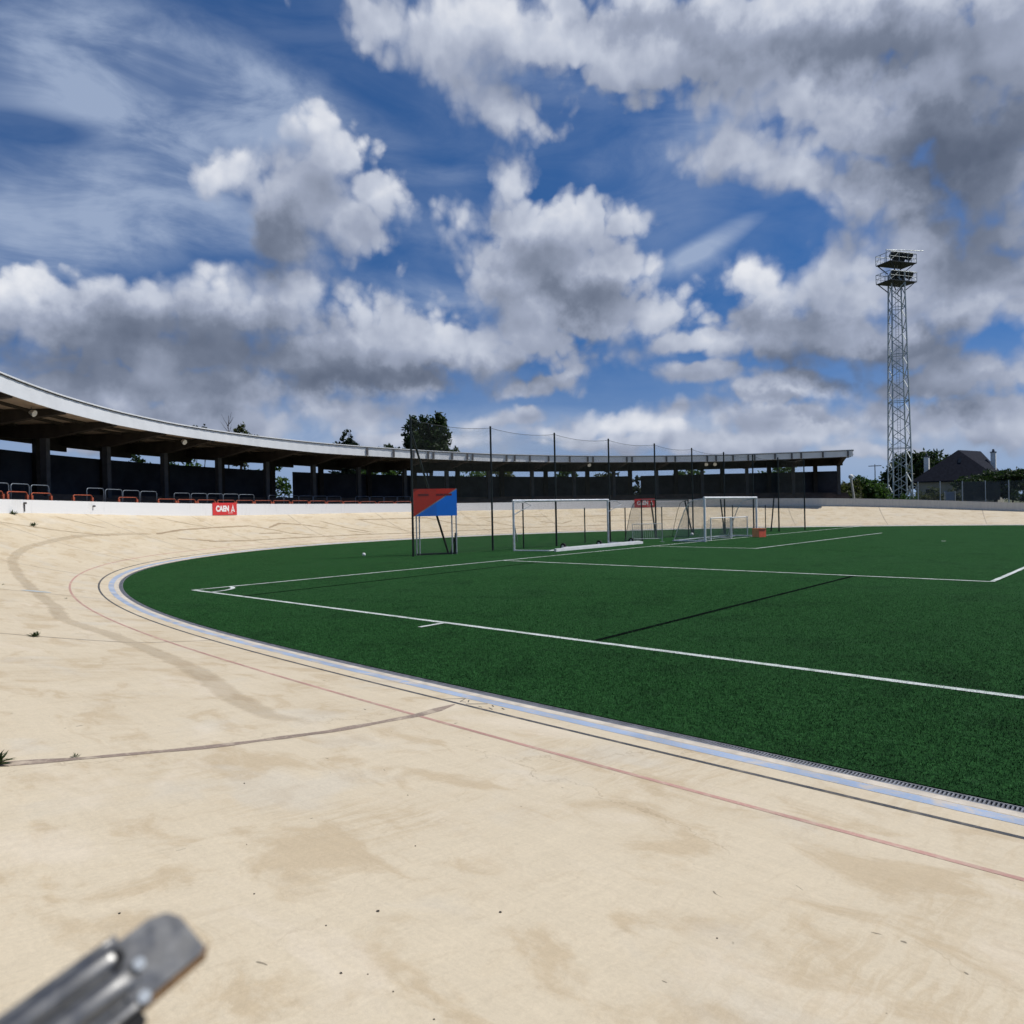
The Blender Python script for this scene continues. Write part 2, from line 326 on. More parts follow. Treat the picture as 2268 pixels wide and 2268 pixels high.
def mat_paint(name, col, wear=.35, under=(.56, .47, .35)):
    m, T, b = principled(name, .7, 0, .25)
    p = T.new('ShaderNodeTexCoord').outputs['Object']
    w = T.m('MULTIPLY', T.ramp(T.noise(p, 5.0, 6, .68), .46, .68), wear)
    w2 = T.m('MULTIPLY', T.ramp(T.noise(p, 38.0, 4, .7), .5, .66), wear*.6)
    c = T.mix(T.m('MAXIMUM', w, w2), col, under)
    T.put(b.inputs['Base Color'], T.v('SCALE', c, scale=T.ramp(T.noise(p, 1.4, 3, .5), .3, .7, .86, 1.1)))
    return m
def mat_patch(name, col, wear, under):
    # thin skim coat, worn through in places and ragged along its edges
    m = mat_paint(name, col, wear, under); T = NT(m.node_tree); b = T.n['Principled BSDF']
    p = T.new('ShaderNodeTexCoord').outputs['Object']; e = T.sep(T.new('ShaderNodeTexCoord').outputs['UV'])[1]
    f = T.m('SUBTRACT', T.m('ADD', T.ramp(e, .5, .0, 0.0, 1.0, False), T.m('MULTIPLY', T.noise(p, 4.0, 6, .65), .55)), .42)
    f = T.m('MULTIPLY', T.ramp(f, .0, .42), .27)
    tr = T.new('ShaderNodeBsdfTransparent'); ms = T.new('ShaderNodeMixShader'); T.put(ms.inputs[0], f)
    T.l.new(tr.outputs[0], ms.inputs[1]); T.l.new(b.outputs[0], ms.inputs[2]); T.l.new(ms.outputs[0], T.n['Material Output'].inputs[0])
    return m
def mat_turf():
    m, T, b = principled('artificial_turf', .95, 0, .03)
    p = T.new('ShaderNodeTexCoord').outputs['Object']
    big = T.noise(p, .14, 4, .6, .5); mid = T.noise(p, .75, 5, .62, .4)
    clump = T.noise(p, 9.0, 5, .72); tuft = T.noise(p, 30.0, 5, .75); blade = T.noise(p, 130.0, 3, .75)
    g = T.m('ADD', T.m('ADD', T.m('MULTIPLY', tuft, .5), T.m('MULTIPLY', blade, .42)), T.m('MULTIPLY', clump, .14))
    col = T.mix(T.ramp(g, .45, .62), (.0040, .0190, .0060), (.031, .108, .030))
    col = T.mix(T.m('MULTIPLY', T.ramp(big, .38, .66), .35), col, (.022, .070, .024))
    col = T.mix(T.m('MULTIPLY', T.m('MULTIPLY', T.ramp(mid, .50, .66), T.ramp(clump, .35, .6)), .32), col, (.0055, .0135, .0085))     # rubber infill showing
    col = T.mix(T.m('MULTIPLY', T.ramp(T.noise(p, 3.2, 5, .65), .55, .72), .35), col, (.044, .118, .046))
    T.put(b.inputs['Base Color'], col)
    bp = T.new('ShaderNodeBump'); bp.inputs['Strength'].default_value = .8; bp.inputs['Distance'].default_value = .02
    T.put(bp.inputs['Height'], T.m('ADD', tuft, T.m('MULTIPLY', blade, .7))); T.put(b.inputs['Normal'], bp.outputs[0])
    return m
def mat_wall():
    m, T, b = principled('white_wall_paint', .6, 0, .3)
    p = T.new('ShaderNodeTexCoord').outputs['Object']
    n = T.noise(p, .7, 5, .6); st = T.noise(T.mapping(p, scale=(6, 6, .7)), 1.3, 5, .65)
    c = T.mix(T.ramp(T.m('MULTIPLY', st, n), .27, .45, 0, .35), (.80, .80, .79), (.55, .54, .50))
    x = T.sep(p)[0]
    c = T.mix(T.ramp(x, 46, 58), c, T.mix(T.ramp(st, .3, .8), (.62, .61, .56), (.53, .52, .48)))   # duller tone on the far stretch, its shade put into the paint colour
    T.put(b.inputs['Base Color'], c)
    return m
def mat_leaf(name, c1, c2):
    m, T, b = principled(name, .6, 0, .3)
    info = T.new('ShaderNodeNewGeometry'); n = T.m('FRACT', T.m('MULTIPLY', info.outputs['Random Per Island'], 7.31))
    p = T.new('ShaderNodeTexCoord').outputs['Object']
    T.put(b.inputs['Base Color'], T.mix(T.m('ADD', T.m('MULTIPLY', n, .6), T.m('MULTIPLY', T.noise(p, .9, 3, .5), .5), clamp=True), c1, c2))
    tr = T.new('ShaderNodeBsdfTranslucent'); tr.inputs[0].default_value = (c2[0]*1.3, c2[1]*1.5, c2[2], 1)
    ms = T.new('ShaderNodeMixShader'); ms.inputs[0].default_value = .25
    T.l.new(b.outputs[0], ms.inputs[1]); T.l.new(tr.outputs[0], ms.inputs[2]); T.l.new(ms.outputs[0], T.n['Material Output'].inputs[0])
    return m
def mat_net(name, col, cell, thick):
    """cord mesh: opaque cords, open squares between; UV in metres"""
    m, T, b = principled(name, .8)
    b.inputs['Base Color'].default_value = (*col, 1)
    uv = T.sep(T.new('ShaderNodeTexCoord').outputs['UV'])
    fx = T.m('FRACT', T.m('DIVIDE', uv[0], cell)); fy = T.m('FRACT', T.m('DIVIDE', uv[1], cell))
    on = T.m('MAXIMUM', T.m('LESS_THAN', fx, thick/cell), T.m('LESS_THAN', fy, thick/cell))
    tr = T.new('ShaderNodeBsdfTransparent'); ms = T.new('ShaderNodeMixShader')
    T.put(ms.inputs[0], on); T.l.new(tr.outputs[0], ms.inputs[1]); T.l.new(b.outputs[0], ms.inputs[2]); T.l.new(ms.outputs[0], T.n['Material Output'].inputs[0])
    return m
def mat_galv(name, col=(.52, .54, .56), rough=.42, metal=.85, scale=30):
    m, T, b = principled(name, rough, metal)
    p = T.new('ShaderNodeTexCoord').outputs['Object']
    v = T.new('ShaderNodeTexVoronoi'); T.put(v.inputs['Vector'], p); v.inputs['Scale'].default_value = scale
    f = T.m('ADD', T.m('MULTIPLY', T.sep(v.outputs['Color'])[0], .25), T.m('MULTIPLY', T.noise(p, scale*.4, 4, .6), .4))
    T.put(b.inputs['Base Color'], T.v('SCALE', col, scale=T.m('ADD', .66, f)))
    T.put(b.inputs['Roughness'], T.ramp(T.noise(p, scale*.7, 3, .5), .3, .7, rough-.1, rough+.14))
    return m
def mat_fibre():
    m, T, b = principled('turf_fibre', .7, 0, .10)
    n = T.m('FRACT', T.m('MULTIPLY', T.new('ShaderNodeNewGeometry').outputs['Random Per Island'], 5.17))
    p = T.new('ShaderNodeTexCoord').outputs['Object']
    k = T.m('MULTIPLY', T.ramp(T.noise(p, .75, 5, .62, .4), .50, .68, 1.0, .55), T.ramp(T.noise(p, 6.0, 4, .65), .3, .7, .65, 1.25))
    c = T.mix(n, (.011, .052, .014), (.036, .140, .036)); line = T.v('DOT_PRODUCT', p, (1, 0, 0))
    white = T.m('LESS_THAN', T.m('ABSOLUTE', line), .058)
    T.put(b.inputs['Base Color'], T.mix(white, T.v('SCALE', c, scale=k), (.60, .63, .60)))
    return m
M = {}
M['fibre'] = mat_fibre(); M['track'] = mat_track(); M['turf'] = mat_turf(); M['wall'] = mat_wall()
M['blue_line'] = mat_paint('pale_blue_paint', (.30, .385, .52), .8)
M['black_line'] = mat_paint('black_line_paint', (.060, .065, .070), .25)
M['red_line'] = mat_paint('faded_red_paint', (.45, .255, .21), .6)
M['joint'] = mat_paint('joint_filler', (.255, .195, .155), .8)
M['joint_pale'] = mat_paint('thin_joint_filler', (.33, .27, .20), .6)
M['seal'] = mat_paint('crack_sealer', (.33, .25, .155), .45)
M['patch'] = mat_patch('resurfacing_band', (.47, .385, .265), .6, (.55, .47, .35))
M['stain_blue'] = mat_paint('blue_paint_spill', (.40, .48, .52), .6)
M['white_line'] = mat_paint('turf_white_fibre', (.60, .63, .60), .6, (.10, .22, .10))
M['dark_line'] = plain('turf_dark_fibre', (.0015, .0025, .0025), .95, 0, .3, 9, spec=.02)
M['kerb'] = plain('kerb_concrete', (.56, .50, .41), .8, 0, .2, 5, .3)
M['grate'] = plain('drain_grate_steel', (.24, .25, .27), .6, .3, .3, 8)
M['void'] = plain('drain_dark', (.012, .012, .012), .9)
M['ground'] = plain('dry_grass_ground', (.10, .105, .055), .95, 0, .45, .35)
M['asphalt'] = plain('old_asphalt', (.17, .17, .17), .9, 0, .2, 2.0)
M['fascia'] = plain('white_cladding', (.70, .72, .74), .5, 0, .06, .8)
M['trim'] = plain('dark_trim', (.10, .10, .105), .6)
M['soffit'] = plain('brown_soffit_boards', (.46, .365, .29), .8, 0, .2, 1.2)
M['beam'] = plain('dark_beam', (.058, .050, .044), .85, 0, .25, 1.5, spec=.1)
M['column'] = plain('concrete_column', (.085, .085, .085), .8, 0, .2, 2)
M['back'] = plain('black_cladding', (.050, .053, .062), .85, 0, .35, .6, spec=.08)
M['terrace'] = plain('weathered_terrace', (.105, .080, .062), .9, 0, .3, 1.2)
M['roof'] = plain('roof_sheet', (.33, .34, .35), .6, .2, .1, 1)
M['hoop'] = mat_galv('grey_hoop_steel', (.20, .235, .275), .5, .3, 12)
M['red_hoop'] = plain('orange_red_tube', (.36, .085, .042), .5, 0, .3, 6)
M['white_metal'] = plain('white_powder_coat', (.78, .78, .77), .4, 0, .08, 3)
M['alu'] = mat_galv('aluminium', (.66, .67, .68), .45, .6, 10)
M['dark_steel'] = plain('dark_green_steel', (.018, .024, .022), .5, .1, .2, 4)
M['steel'] = mat_galv('galvanised_steel', (.40, .43, .45), .5, .5, 14)
M['mast'] = mat_galv('mast_steel', (.42, .46, .45), .5, .3, 6)
M['mast_dark'] = plain('mast_platform_steel', (.05, .055, .055), .7, .2, .2, 3)
M['net'] = mat_net('dark_green_net', (.05, .06, .05), .045, .0024)
M['goal_net'] = mat_net('pale_goal_net', (.30, .31, .30), .05, .0048)
M['windbreak'] = mat_net('dark_windbreak_mesh', (.03, .035, .035), .04, .026)
M['chain'] = mat_net('chain_link', (.16, .17, .17), .06, .006)
M['sign_red'] = plain('red_banner', (.62, .045, .045), .5, 0, .08, 3)
M['sign_white'] = plain('white_print', (.84, .82, .80), .5, 0, .03, 3)
M['panel_red'] = plain('red_panel', (.66, .050, .030), .45, 0, .05, 2)
M['panel_blue'] = plain('blue_panel', (.022, .22, .80), .45, 0, .05, 2)
M['panel_dark'] = plain('dark_print', (.20, .035, .032), .5)
M['panel_grey'] = plain('grey_seam', (.36, .35, .34), .5)
M['rubber'] = plain('black_rubber', (.015, .015, .015), .8)
M['ball'] = plain('white_ball', (.80, .80, .78), .4)
M['crate'] = plain('red_crate', (.85, .15, .085), .5, 0, .15, 9)
M['crate_side'] = plain('orange_crate', (.85, .38, .18), .5, 0, .15, 9)
M['slate'] = plain('dark_slate', (.020, .022, .030), .8, 0, .25, 3, spec=.04)
M['render'] = plain('beige_render', (.34, .32, .25), .85, 0, .15, 1)
M['chimney'] = plain('white_chimney', (.74, .74, .70), .7, 0, .12, 2)
M['glass'] = plain('dark_glass', (.02, .025, .03), .1, 0, .1)
M['bark'] = plain('bark', (.075, .06, .045), .9, 0, .35, 5, .5, 20)
M['pale_bark'] = plain('pale_bark', (.50, .48, .43), .8, 0, .2, 5)
M['gate'] = plain('blue_grey_sheet', (.20, .24, .30), .5, .1, .15, 2)
M['leaf_dark'] = mat_leaf('dark_leaves', (.010, .020, .008), (.035, .060, .020))
M['leaf_conifer'] = mat_leaf('conifer_needles', (.007, .015, .009), (.022, .040, .018))
M['leaf_mid'] = mat_leaf('bush_leaves', (.018, .042, .010), (.070, .130, .028))
M['leaf_olive'] = mat_leaf('olive_leaves', (.028, .034, .012), (.085, .095, .034))
M['weed'] = mat_leaf('weed_leaves', (.015, .030, .010), (.055, .075, .026))
M['stone'] = plain('dark_pebble', (.045, .04, .035), .9)
M['rail'] = mat_galv('ribbed_galvanised_strip', (.205, .205, .20), .46, .8, 160)
M['rust'] = plain('rusty_edge', (.20, .115, .05), .8, 0, .35, 90)

# ================================================================ plan of the velodrome
CEN=np.array([28.3,-11.5])
TH=np.radians([1.3,5.2,9.2,14.3,19.4,23.7,27.4,34.4,42,52,63,73,84,92,100,108,117,125,138,150,160,172])
RR=np.array([31.47,31.5,31.6,31.82,32.08,32.36,32.62,33.2,33.68,34.05,34.1,33.7,32.8,32.1,31.4,30.85,30.3,29.95,29.5,29.2,29.3,30.1])
def build_curve():
    th=np.radians(np.arange(-2,174.01,0.5)); r=np.interp(th,TH,RR)
    arc=np.c_[CEN[0]-r*np.cos(th),CEN[1]+r*np.sin(th)]
    left=np.c_[np.full(60,-3.23),np.linspace(-75,-14.5,60)]
    a=arc[-1]; right=np.c_[np.linspace(a[0]+.8,63.5,60),np.linspace(a[1]-4,-75,60)]
    P=np.r_[left,arc,right]
    # resample .25 m, smooth
    d=np.r_[0,np.cumsum(np.hypot(*np.diff(P,axis=0).T))]
    s=np.arange(0,d[-1],.25); P=np.c_[np.interp(s,d,P[:,0]),np.interp(s,d,P[:,1])]
    n=41;k=np.exp(-np.linspace(-2.5,2.5,2*n+1)**2);k/=k.sum()
    Q=np.empty_like(P)
    for j in (0,1):
        rp=np.pad(P[:,j],n,mode='reflect',reflect_type='odd');Q[:,j]=np.convolve(rp,k,'valid')
    T=np.gradient(Q,axis=0);T/=np.hypot(*T.T)[:,None]
    N=np.c_[-T[:,1],T[:,0]]
    ang=np.degrees(np.arctan2(Q[:,1]-CEN[1],CEN[0]-Q[:,0]))
    return Q,N,ang
Q,N,ANG=build_curve()
S_=np.arange(len(Q))*.25
HT=np.array([[-60,.62],[-8,.63],[1,.93],[13.5,1.42],[22,1.7],[32,2.0],[40,2.28],[46,2.37],[52,2.31],[60,2.1],[67.6,1.98],[91,1.97],[103,1.96],[113,1.91],[128,1.88],[137,1.9],[147.5,1.81],[158,1.68],[166.5,1.42],[179,.93],[190,.65],[240,.62]])
TT=np.array([[-60,1.35],[-8,1.35],[1,1.61],[13.5,2.14],[22,2.45],[32,2.72],[40,2.9],[46,2.95],[55,2.88],[68,2.77],[91,2.65],[103,2.6],[110,2.62],[128,2.6],[146,2.53],[158,2.36],[166,2.14],[179,1.61],[190,1.35],[240,1.35]])
def smooth(v,n=30):
    k=np.hanning(2*n+3)[1:-1];k/=k.sum();return np.convolve(np.pad(v,n,mode='edge'),k,'valid')
ANGc=np.where(ANG<-100,ANG+360,ANG)
HH=smooth(np.interp(ANGc,HT[:,0],HT[:,1])); TOP=smooth(np.interp(ANGc,TT[:,0],TT[:,1]))
WT=7.0
def prof(u): return .6*u+.4*u*u
def zt(i,w): return HH[i]*prof(w/WT)
def at(s,w):
    i=s/.25; i0=int(np.clip(np.floor(i),0,len(Q)-2)); f=i-i0
    q=Q[i0]*(1-f)+Q[i0+1]*f; n=N[i0]*(1-f)+N[i0+1]*f; n/=np.hypot(*n)
    H=HH[i0]*(1-f)+HH[i0+1]*f
    return np.array([*(q+n*w),H*prof(w/WT) if w>0 else 0.0])

NP = len(Q)
def P3(s, w, z):
    a = at(s, w); return Vector((a[0], a[1], z))
def PT(s, w, lift=0.0):
    a = at(s, w); return Vector((a[0], a[1], a[2]+lift))
def top_z(s): return float(np.interp(s, S_, TOP))
def tangent(s):
    a = at(s-.3, 0); b = at(s+.3, 0); return math.atan2(b[1]-a[1], b[0]-a[0])

# ---------------------------------------------------------------- ground, terrain, track, turf
mb = MB(); mb.quad((-5000, -5000, -.45), (5000, -5000, -.45), (5000, 5000, -.45), (-5000, 5000, -.45))
tag(mb.build('ground', M['ground']), kind='structure')
mb = MB()
secs = []
for i in range(0, NP, 4):
    s = S_[i]; t = TOP[i]
    secs.append([P3(s, 7.16, t-.5), P3(s, 15, t-.45), P3(s, 24, max(1.3, t-1.0)), P3(s, 45, 1.2), P3(s, 130, 1.0), P3(s, 300, -.5)])
mb.sweep(secs, closed=False); tag(mb.build('terrain', M['ground']), kind='structure')

mb = MB(); WS = [.11+.23*k for k in range(31)]; WS[-1] = 7.02
step = 1
idx = list(range(0, NP, step))
for i in idx:
    for w in WS:
        mb.v.append((Q[i][0]+N[i][0]*w, Q[i][1]+N[i][1]*w, float(HH[i]*prof(w/WT)))); mb.uv.append((S_[i], w))
nw = len(WS)
for a in range(len(idx)-1):
    for k in range(nw-1): mb.f.append((a*nw+k, a*nw+k+1, (a+1)*nw+k+1, (a+1)*nw+k))
tag(mb.build('track', M['track'], smooth=True), kind='structure')

mb = MB(); ring = [(Q[i][0], Q[i][1], .018) for i in range(NP)]
low = [(p[0], p[1], -.06) for p in ring]
mb.quad(*ring)
for i in range(NP-1): mb.quad(ring[i], ring[i+1], low[i+1], low[i])
o = mb.build('pitch', M['turf']); tag(o, kind='structure')

# real fibres on the turf nearest the viewer
def turf_fibres():
    g = np.random.default_rng(11); n = 1250000
    x = g.uniform(-3.3, 15, n); y = g.uniform(-21.5, 0, n)
    dx = x-EYE.x; dy = y-EYE.y; d = np.hypot(dx, dy); az = np.degrees(np.arctan2(dy, dx))
    inner = np.interp(y, Q[:, 1][:330], Q[:, 0][:330])
    keep = (x > inner+.004) & (az > 2) & (az < 80) & (d < 24) & (g.random(n) < np.clip((9.0/d)**2.0, 0, 1)*np.clip((24-d)/8, 0, 1))
    x = x[keep]; y = y[keep]; m = len(x)
    t = g.uniform(0, 2*np.pi, m); lean = g.uniform(.2, 1.1, m); L = g.uniform(.016, .034, m); w = g.uniform(.0022, .0042, m)
    wx = np.cos(t+np.pi/2)*w; wy = np.sin(t+np.pi/2)*w
    V = np.empty((m, 3, 3), dtype=np.float32)
    V[:, 0] = np.c_[x-wx, y-wy, np.full(m, .016)]; V[:, 1] = np.c_[x+wx, y+wy, np.full(m, .016)]
    V[:, 2] = np.c_[x+np.cos(t)*L*np.sin(lean), y+np.sin(t)*L*np.sin(lean), .016+L*np.cos(lean)]
    # keep the painted line free
    me = bpy.data.meshes.new('turf_fibres'); me.vertices.add(m*3); me.vertices.foreach_set('co', V.ravel())
    me.loops.add(m*3); me.loops.foreach_set('vertex_index', np.arange(m*3, dtype=np.int32))
    me.polygons.add(m); me.polygons.foreach_set('loop_start', np.arange(0, m*3, 3, dtype=np.int32)); me.update(calc_edges=True)
    me.materials.append(M['fibre']); o = bpy.data.objects.new('turf_fibres', me); C.objects.link(o)
    tag(o, 'short green plastic fibres of the artificial turf near the drain', 'turf', kind='stuff')
turf_fibres()

def ribbon(name, mat, pts, width, lift=.0022, jitter=0.0, mbx=None, uvs=False):
    """strip on the banked surface along (s, w) points"""
    mb = mbx or MB(); P = [Vector((p[0], p[1])) for p in pts]; fine = []
    for a, b in zip(P[:-1], P[1:]):
        k = max(1, int((b-a).length/.22))
        fine += [a.lerp(b, j/k) for j in range(k)]
    fine.append(P[-1]); L = []; R = []
    for k, p in enumerate(fine):
        d = (fine[min(k+1, len(fine)-1)]-fine[max(k-1, 0)]).normalized(); n = Vector((-d.y, d.x))
        wd = width*(1+jitter*(rng.random()-.5)*2)/2
        if jitter and k in (0, len(fine)-1): wd *= .3
        off = n*jitter*.25*width*(rng.random()-.5)
        L.append(PT(p.x+n.x*wd+off.x, p.y+n.y*wd+off.y, lift)); R.append(PT(p.x-n.x*wd+off.x, p.y-n.y*wd+off.y, lift))
    if uvs:
        i0 = len(mb.v)
        for k in range(len(fine)):
            e = max(0.0, 1-min(k, len(fine)-1-k)/4)*.5
            for q, v in ((L[k], .5), ((L[k]+R[k])/2, e), (R[k], .5)): mb.v.append(tuple(q)); mb.uv.append((k, v))
        for k in range(len(fine)-1):
            for j in (0, 1): a = i0+3*k+j; mb.f.append((a, a+1, a+4, a+3))
    else:
        for k in range(len(fine)-1): mb.quad(L[k], L[k+1], R[k+1], R[k])
    return mb if mbx else tag(mb.build(name, mat), kind='structure')
def line_along(name, mat, w, width, lift=.0018):
    mb = MB(); secs = [[PT(S_[i], w-width/2, lift), PT(S_[i], w+width/2, lift)] for i in range(40, NP-40)]
    mb.sweep(secs, closed=False); return tag(mb.build(name, mat), kind='structure')
line_along('blue_track_line', M['blue_line'], .305, .145)
line_along('black_track_line', M['black_line'], .62, .048)
line_along('red_track_line', M['red_line'], 1.31, .05)
# kerb and drain between turf and track
mb = MB(); secs = [[PT(S_[i], .115, .0030), PT(S_[i], .218, .0012)] for i in range(40, NP-40)]
mb.sweep(secs, closed=False); tag(mb.build('kerb', M['kerb']), kind='structure')
mb = MB(); secs = [[P3(S_[i], .002, -.05), P3(S_[i], .118, -.05), P3(S_[i], .118, .004)] for i in range(40, NP-40)]
mb.sweep(secs, closed=False); tag(mb.build('drain_channel', M['void']), kind='structure')
mb = MB()
for w in (.010, .105):
    secs = [[P3(S_[i], w-.008, .009), P3(S_[i], w+.008, .009), P3(S_[i], w+.008, -.02), P3(S_[i], w-.008, -.02)] for i in range(40, NP-40)]
    mb.sweep(secs)
s = 44.0
while s < 112:
    t = at(s, .018); e = at(s, .098); mb.beam((t[0], t[1], -.004), (e[0], e[1], -.004), .0115, .022); s += .027
tag(mb.build('drain_grate', M['grate']), kind='structure')

# joints across the track, crack seals, resurfaced band
ribbon('expansion_joint', M['joint'], [(60.62, 7.0), (60.65, 4.64), (60.55, 4.2), (60.40, 3.4), (60.31, 2.3), (60.35, 1.3), (60.5, .68)], .085, .0026, .45)
mb = MB()
for pts, wd in (([(67.3, 7), (67.24, 3.32), (66.82, 2.62), (66.3, 1.8), (66.4, .6)], .035), ([(74.5, 7), (74.4, 2.75), (74.4, 1.7), (74.0, .45)], .035),
                ([(81.5, 7), (81.4, 3), (81.2, .5)], .045), ([(88.2, 7), (88.1, .6)], .04), ([(94.6, 7), (94.9, 3.5), (94.8, 1)], .05), ([(101.2, 7), (101.2, 1)], .04),
                ([(107.6, 7), (107.0, 3.0), (107.1, 1.3)], .06), ([(113.9, 7), (113.8, 1)], .05), ([(120.4, 7), (120.3, 1)], .05), ([(126.8, 6.8), (126.8, 1)], .05),
                ([(146.5, 6.9), (146.2, .8)], .05), ([(153.3, 6.9), (153.2, .8)], .06), ([(160, 6.9), (160, .8)], .05), ([(53.8, 7), (53.7, 2.0)], .02)):
    ribbon('', None, pts, wd, .0026, .35, mb)
tag(mb.build('thin_expansion_joints', M['joint_pale']), kind='structure')
mb = MB()
for pts, wd in (([(96, 4.2), (98.5, 4.75), (101.3, 5.0), (103.6, 5.1), (104.6, 4.2), (105.2, 3.3), (106.6, 2.6)], .19), ([(103.0, 3.6), (104.7, 3.45)], .17),
                ([(104.6, 4.6), (106.0, 5.4), (107.3, 5.0), (108.6, 4.0)], .19), ([(98.0, 2.6), (101, 2.3), (104.5, 2.3), (107, 2.2), (110, 2.2), (113.5, 2.0), (117, 2.1), (121, 2.0), (124, 2.3)], .19),
                ([(96.5, 3.4), (98.6, 2.6)], .17), ([(109.0, 5.6), (110.0, 4.0), (111.2, 2.6)], .17), ([(109.6, 3.4), (110.8, 2.3)], .15),
                ([(111.6, 5.6), (114, 5.6), (117.2, 5.6), (118.2, 4.6), (119.0, 3.6), (121.5, 3.3)], .2), ([(112.0, 5.4), (113.6, 3.4), (114.2, 2.2)], .11),
                ([(121, 5.2), (124, 5.4), (127, 5.2)], .15), ([(121.5, 4.6), (123, 3.0), (124, 2.3), (127.5, 2.3), (131, 2.4)], .17), ([(125.8, 4.0), (127.4, 3.2), (128.6, 4.0)], .16),
                ([(129, 5.0), (133, 5.2), (137, 5.0)], .14), ([(130.5, 3.6), (134, 3.5), (138.5, 3.6)], .14), ([(88, 6.4), (90.2, 5.2), (92.6, 4.2)], .09), ([(92.4, 6.6), (93.8, 5.2)], .10),
                ([(98.8, 6.7), (100.0, 5.6), (100.9, 5.0)], .11)):
    ribbon('', None, pts, wd, .0034, .3, mb)
tag(mb.build('crack_seals', M['seal']), kind='structure')
ribbon('resurfacing_band', M['patch'], [(60.36, 1.85), (60.6, 2.2), (61.1, 2.42), (62.0, 2.33), (62.9, 2.14), (63.9, 1.95), (65.6, 1.85), (67.4, 1.86), (68.4, 2.0), (69.4, 2.1), (71.5, 1.9), (74.0, 2.0), (76.5, 2.25), (79.5, 2.75), (82.3, 3.35), (85.2, 3.85), (87.6, 4.1), (90.5, 4.4), (93, 4.4), (96, 4.25)], .42, .0042, .12, None, True)
ribbon('blue_paint_patch', M['stain_blue'], [(74.65, 2.35), (74.75, 1.75)], .3, .0052, .3)
# worn painted figures beside the black line at the joint
mb = MB()
for a, b, wd in (((60.78, .60), (60.64, .39), .035), ((60.62, .43), (60.57, .54), .03), ((60.57, .54), (60.50, .52), .025), ((60.56, .42), (60.49, .50), .03), ((60.44, .58), (60.30, .40), .05), ((60.22, .41), (60.16, .45), .04), ((60.16, .52), (60.08, .55), .04), ((60.06, .43), (60.00, .46), .04), ((60.28, .55), (60.22, .56), .03)):
    ribbon('', None, [a, b], wd, .0030, .2, mb)
tag(mb.build('worn_track_figures', M['black_line']), kind='structure')

# ---------------------------------------------------------------- pitch markings
ZL = .024
def strip2d(mb, p, q, wd, z=ZL):
    p = Vector((p[0], p[1], z)); q = Vector((q[0], q[1], z)); d = (q-p).normalized(); n = Vector((-d.y, d.x, 0))*wd/2
    k = max(1, int((q-p).length/.35)); k = min(k, 160); R = random.Random(int(p.x*100+q.y*10))
    A = [p.lerp(q, j/k)+n*R.uniform(.86, 1.10) for j in range(k+1)]; B = [p.lerp(q, j/k)-n*R.uniform(.86, 1.10) for j in range(k+1)]
    for j in range(k): mb.quad(A[j], A[j+1], B[j+1], B[j])
mb = MB()
strip2d(mb, (0, 0.0), (0, -74), .12); strip2d(mb, (-.06, 0.02), (57.2, 0.02), .12, ZL+.004)
for a in range(12):
    t0 = -math.pi/2*a/12; t1 = -math.pi/2*(a+1)/12
    strip2d(mb, (math.cos(t0), math.sin(t0)), (math.cos(t1), math.sin(t1)), .12, ZL+.008)
strip2d(mb, (12.34, 0), (12.34, -16.5), .12, ZL+.008); strip2d(mb, (12.28, -16.5), (52.7, -16.5), .12, ZL+.012)
strip2d(mb, (23.34, 0), (23.34, -5.5), .12, ZL+.008); strip2d(mb, (23.28, -5.5), (41.7, -5.5), .12, ZL+.012)
strip2d(mb, (-.65, -10.15), (-.08, -10.15), .10, ZL+.008)
mb.quad(*[Vector((32.5+.11*math.cos(t*math.pi/6), -11+.11*math.sin(t*math.pi/6), ZL)) for t in range(12)])
tag(mb.build('white_pitch_lines', M['white_line']), kind='structure')
mb = MB()
strip2d(mb, (.06, -13.4), (12.28, -13.25), .10, ZL+.002); strip2d(mb, (.06, -2.6), (12.28, -1.9), .08, ZL+.002)
tag(mb.build('dark_pitch_lines', M['dark_line']), kind='structure')

# ---------------------------------------------------------------- rim wall
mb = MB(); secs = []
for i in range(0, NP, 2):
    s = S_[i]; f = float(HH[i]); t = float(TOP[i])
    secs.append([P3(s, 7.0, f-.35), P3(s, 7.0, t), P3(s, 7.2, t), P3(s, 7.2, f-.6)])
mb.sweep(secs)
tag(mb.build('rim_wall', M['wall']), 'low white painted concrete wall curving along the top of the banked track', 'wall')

# ================================================================ grandstand
def tab(pts): 
    x = [p[0] for p in pts]; y = [p[1] for p in pts]
    return lambda s: float(np.interp(s, x, y))
ZT = tab([(78, 9.3), (84, 8.95), (90.4, 8.47), (93.7, 8.17), (97.2, 7.91), (100.5, 7.71), (104, 7.55), (110.3, 7.32), (117, 7.12), (123.2, 6.93), (133, 6.77), (141.8, 6.72), (151.6, 6.78)])
ZB = tab([(78, 8.4), (84, 8.06), (90.4, 7.63), (93.7, 7.36), (97.2, 7.13), (104, 6.85), (110.3, 6.54), (117, 6.41), (123.2, 6.26), (133, 6.18), (141.8, 6.08), (151.6, 6.16)])
BT = tab([(78, 7.0), (90, 6.5), (97.4, 6.12), (102.4, 5.92), (107, 5.76), (112.4, 5.56), (123, 5.33), (134, 5.19), (143, 5.24), (151.6, 5.19)])
SF = tab([(78, 7.9), (90, 7.2), (97.4, 6.68), (102.2, 6.46), (105, 6.36), (111, 6.2), (117, 5.88), (133, 5.74), (142, 5.74), (151.6, 5.74)])   # underside at the back
SA, SB = 80.0, 151.6
ss = [SA + k*.6 for k in range(int((SB-SA)/.6)+1)] + [SB]
def terr(s, w):
    t = top_z(s); k = max(0, min(6, int((w-7.5)/.75))); return t-.45 + k*.175
g0 = Vector((at(116, 12)[0], at(116, 12)[1], 2.0))
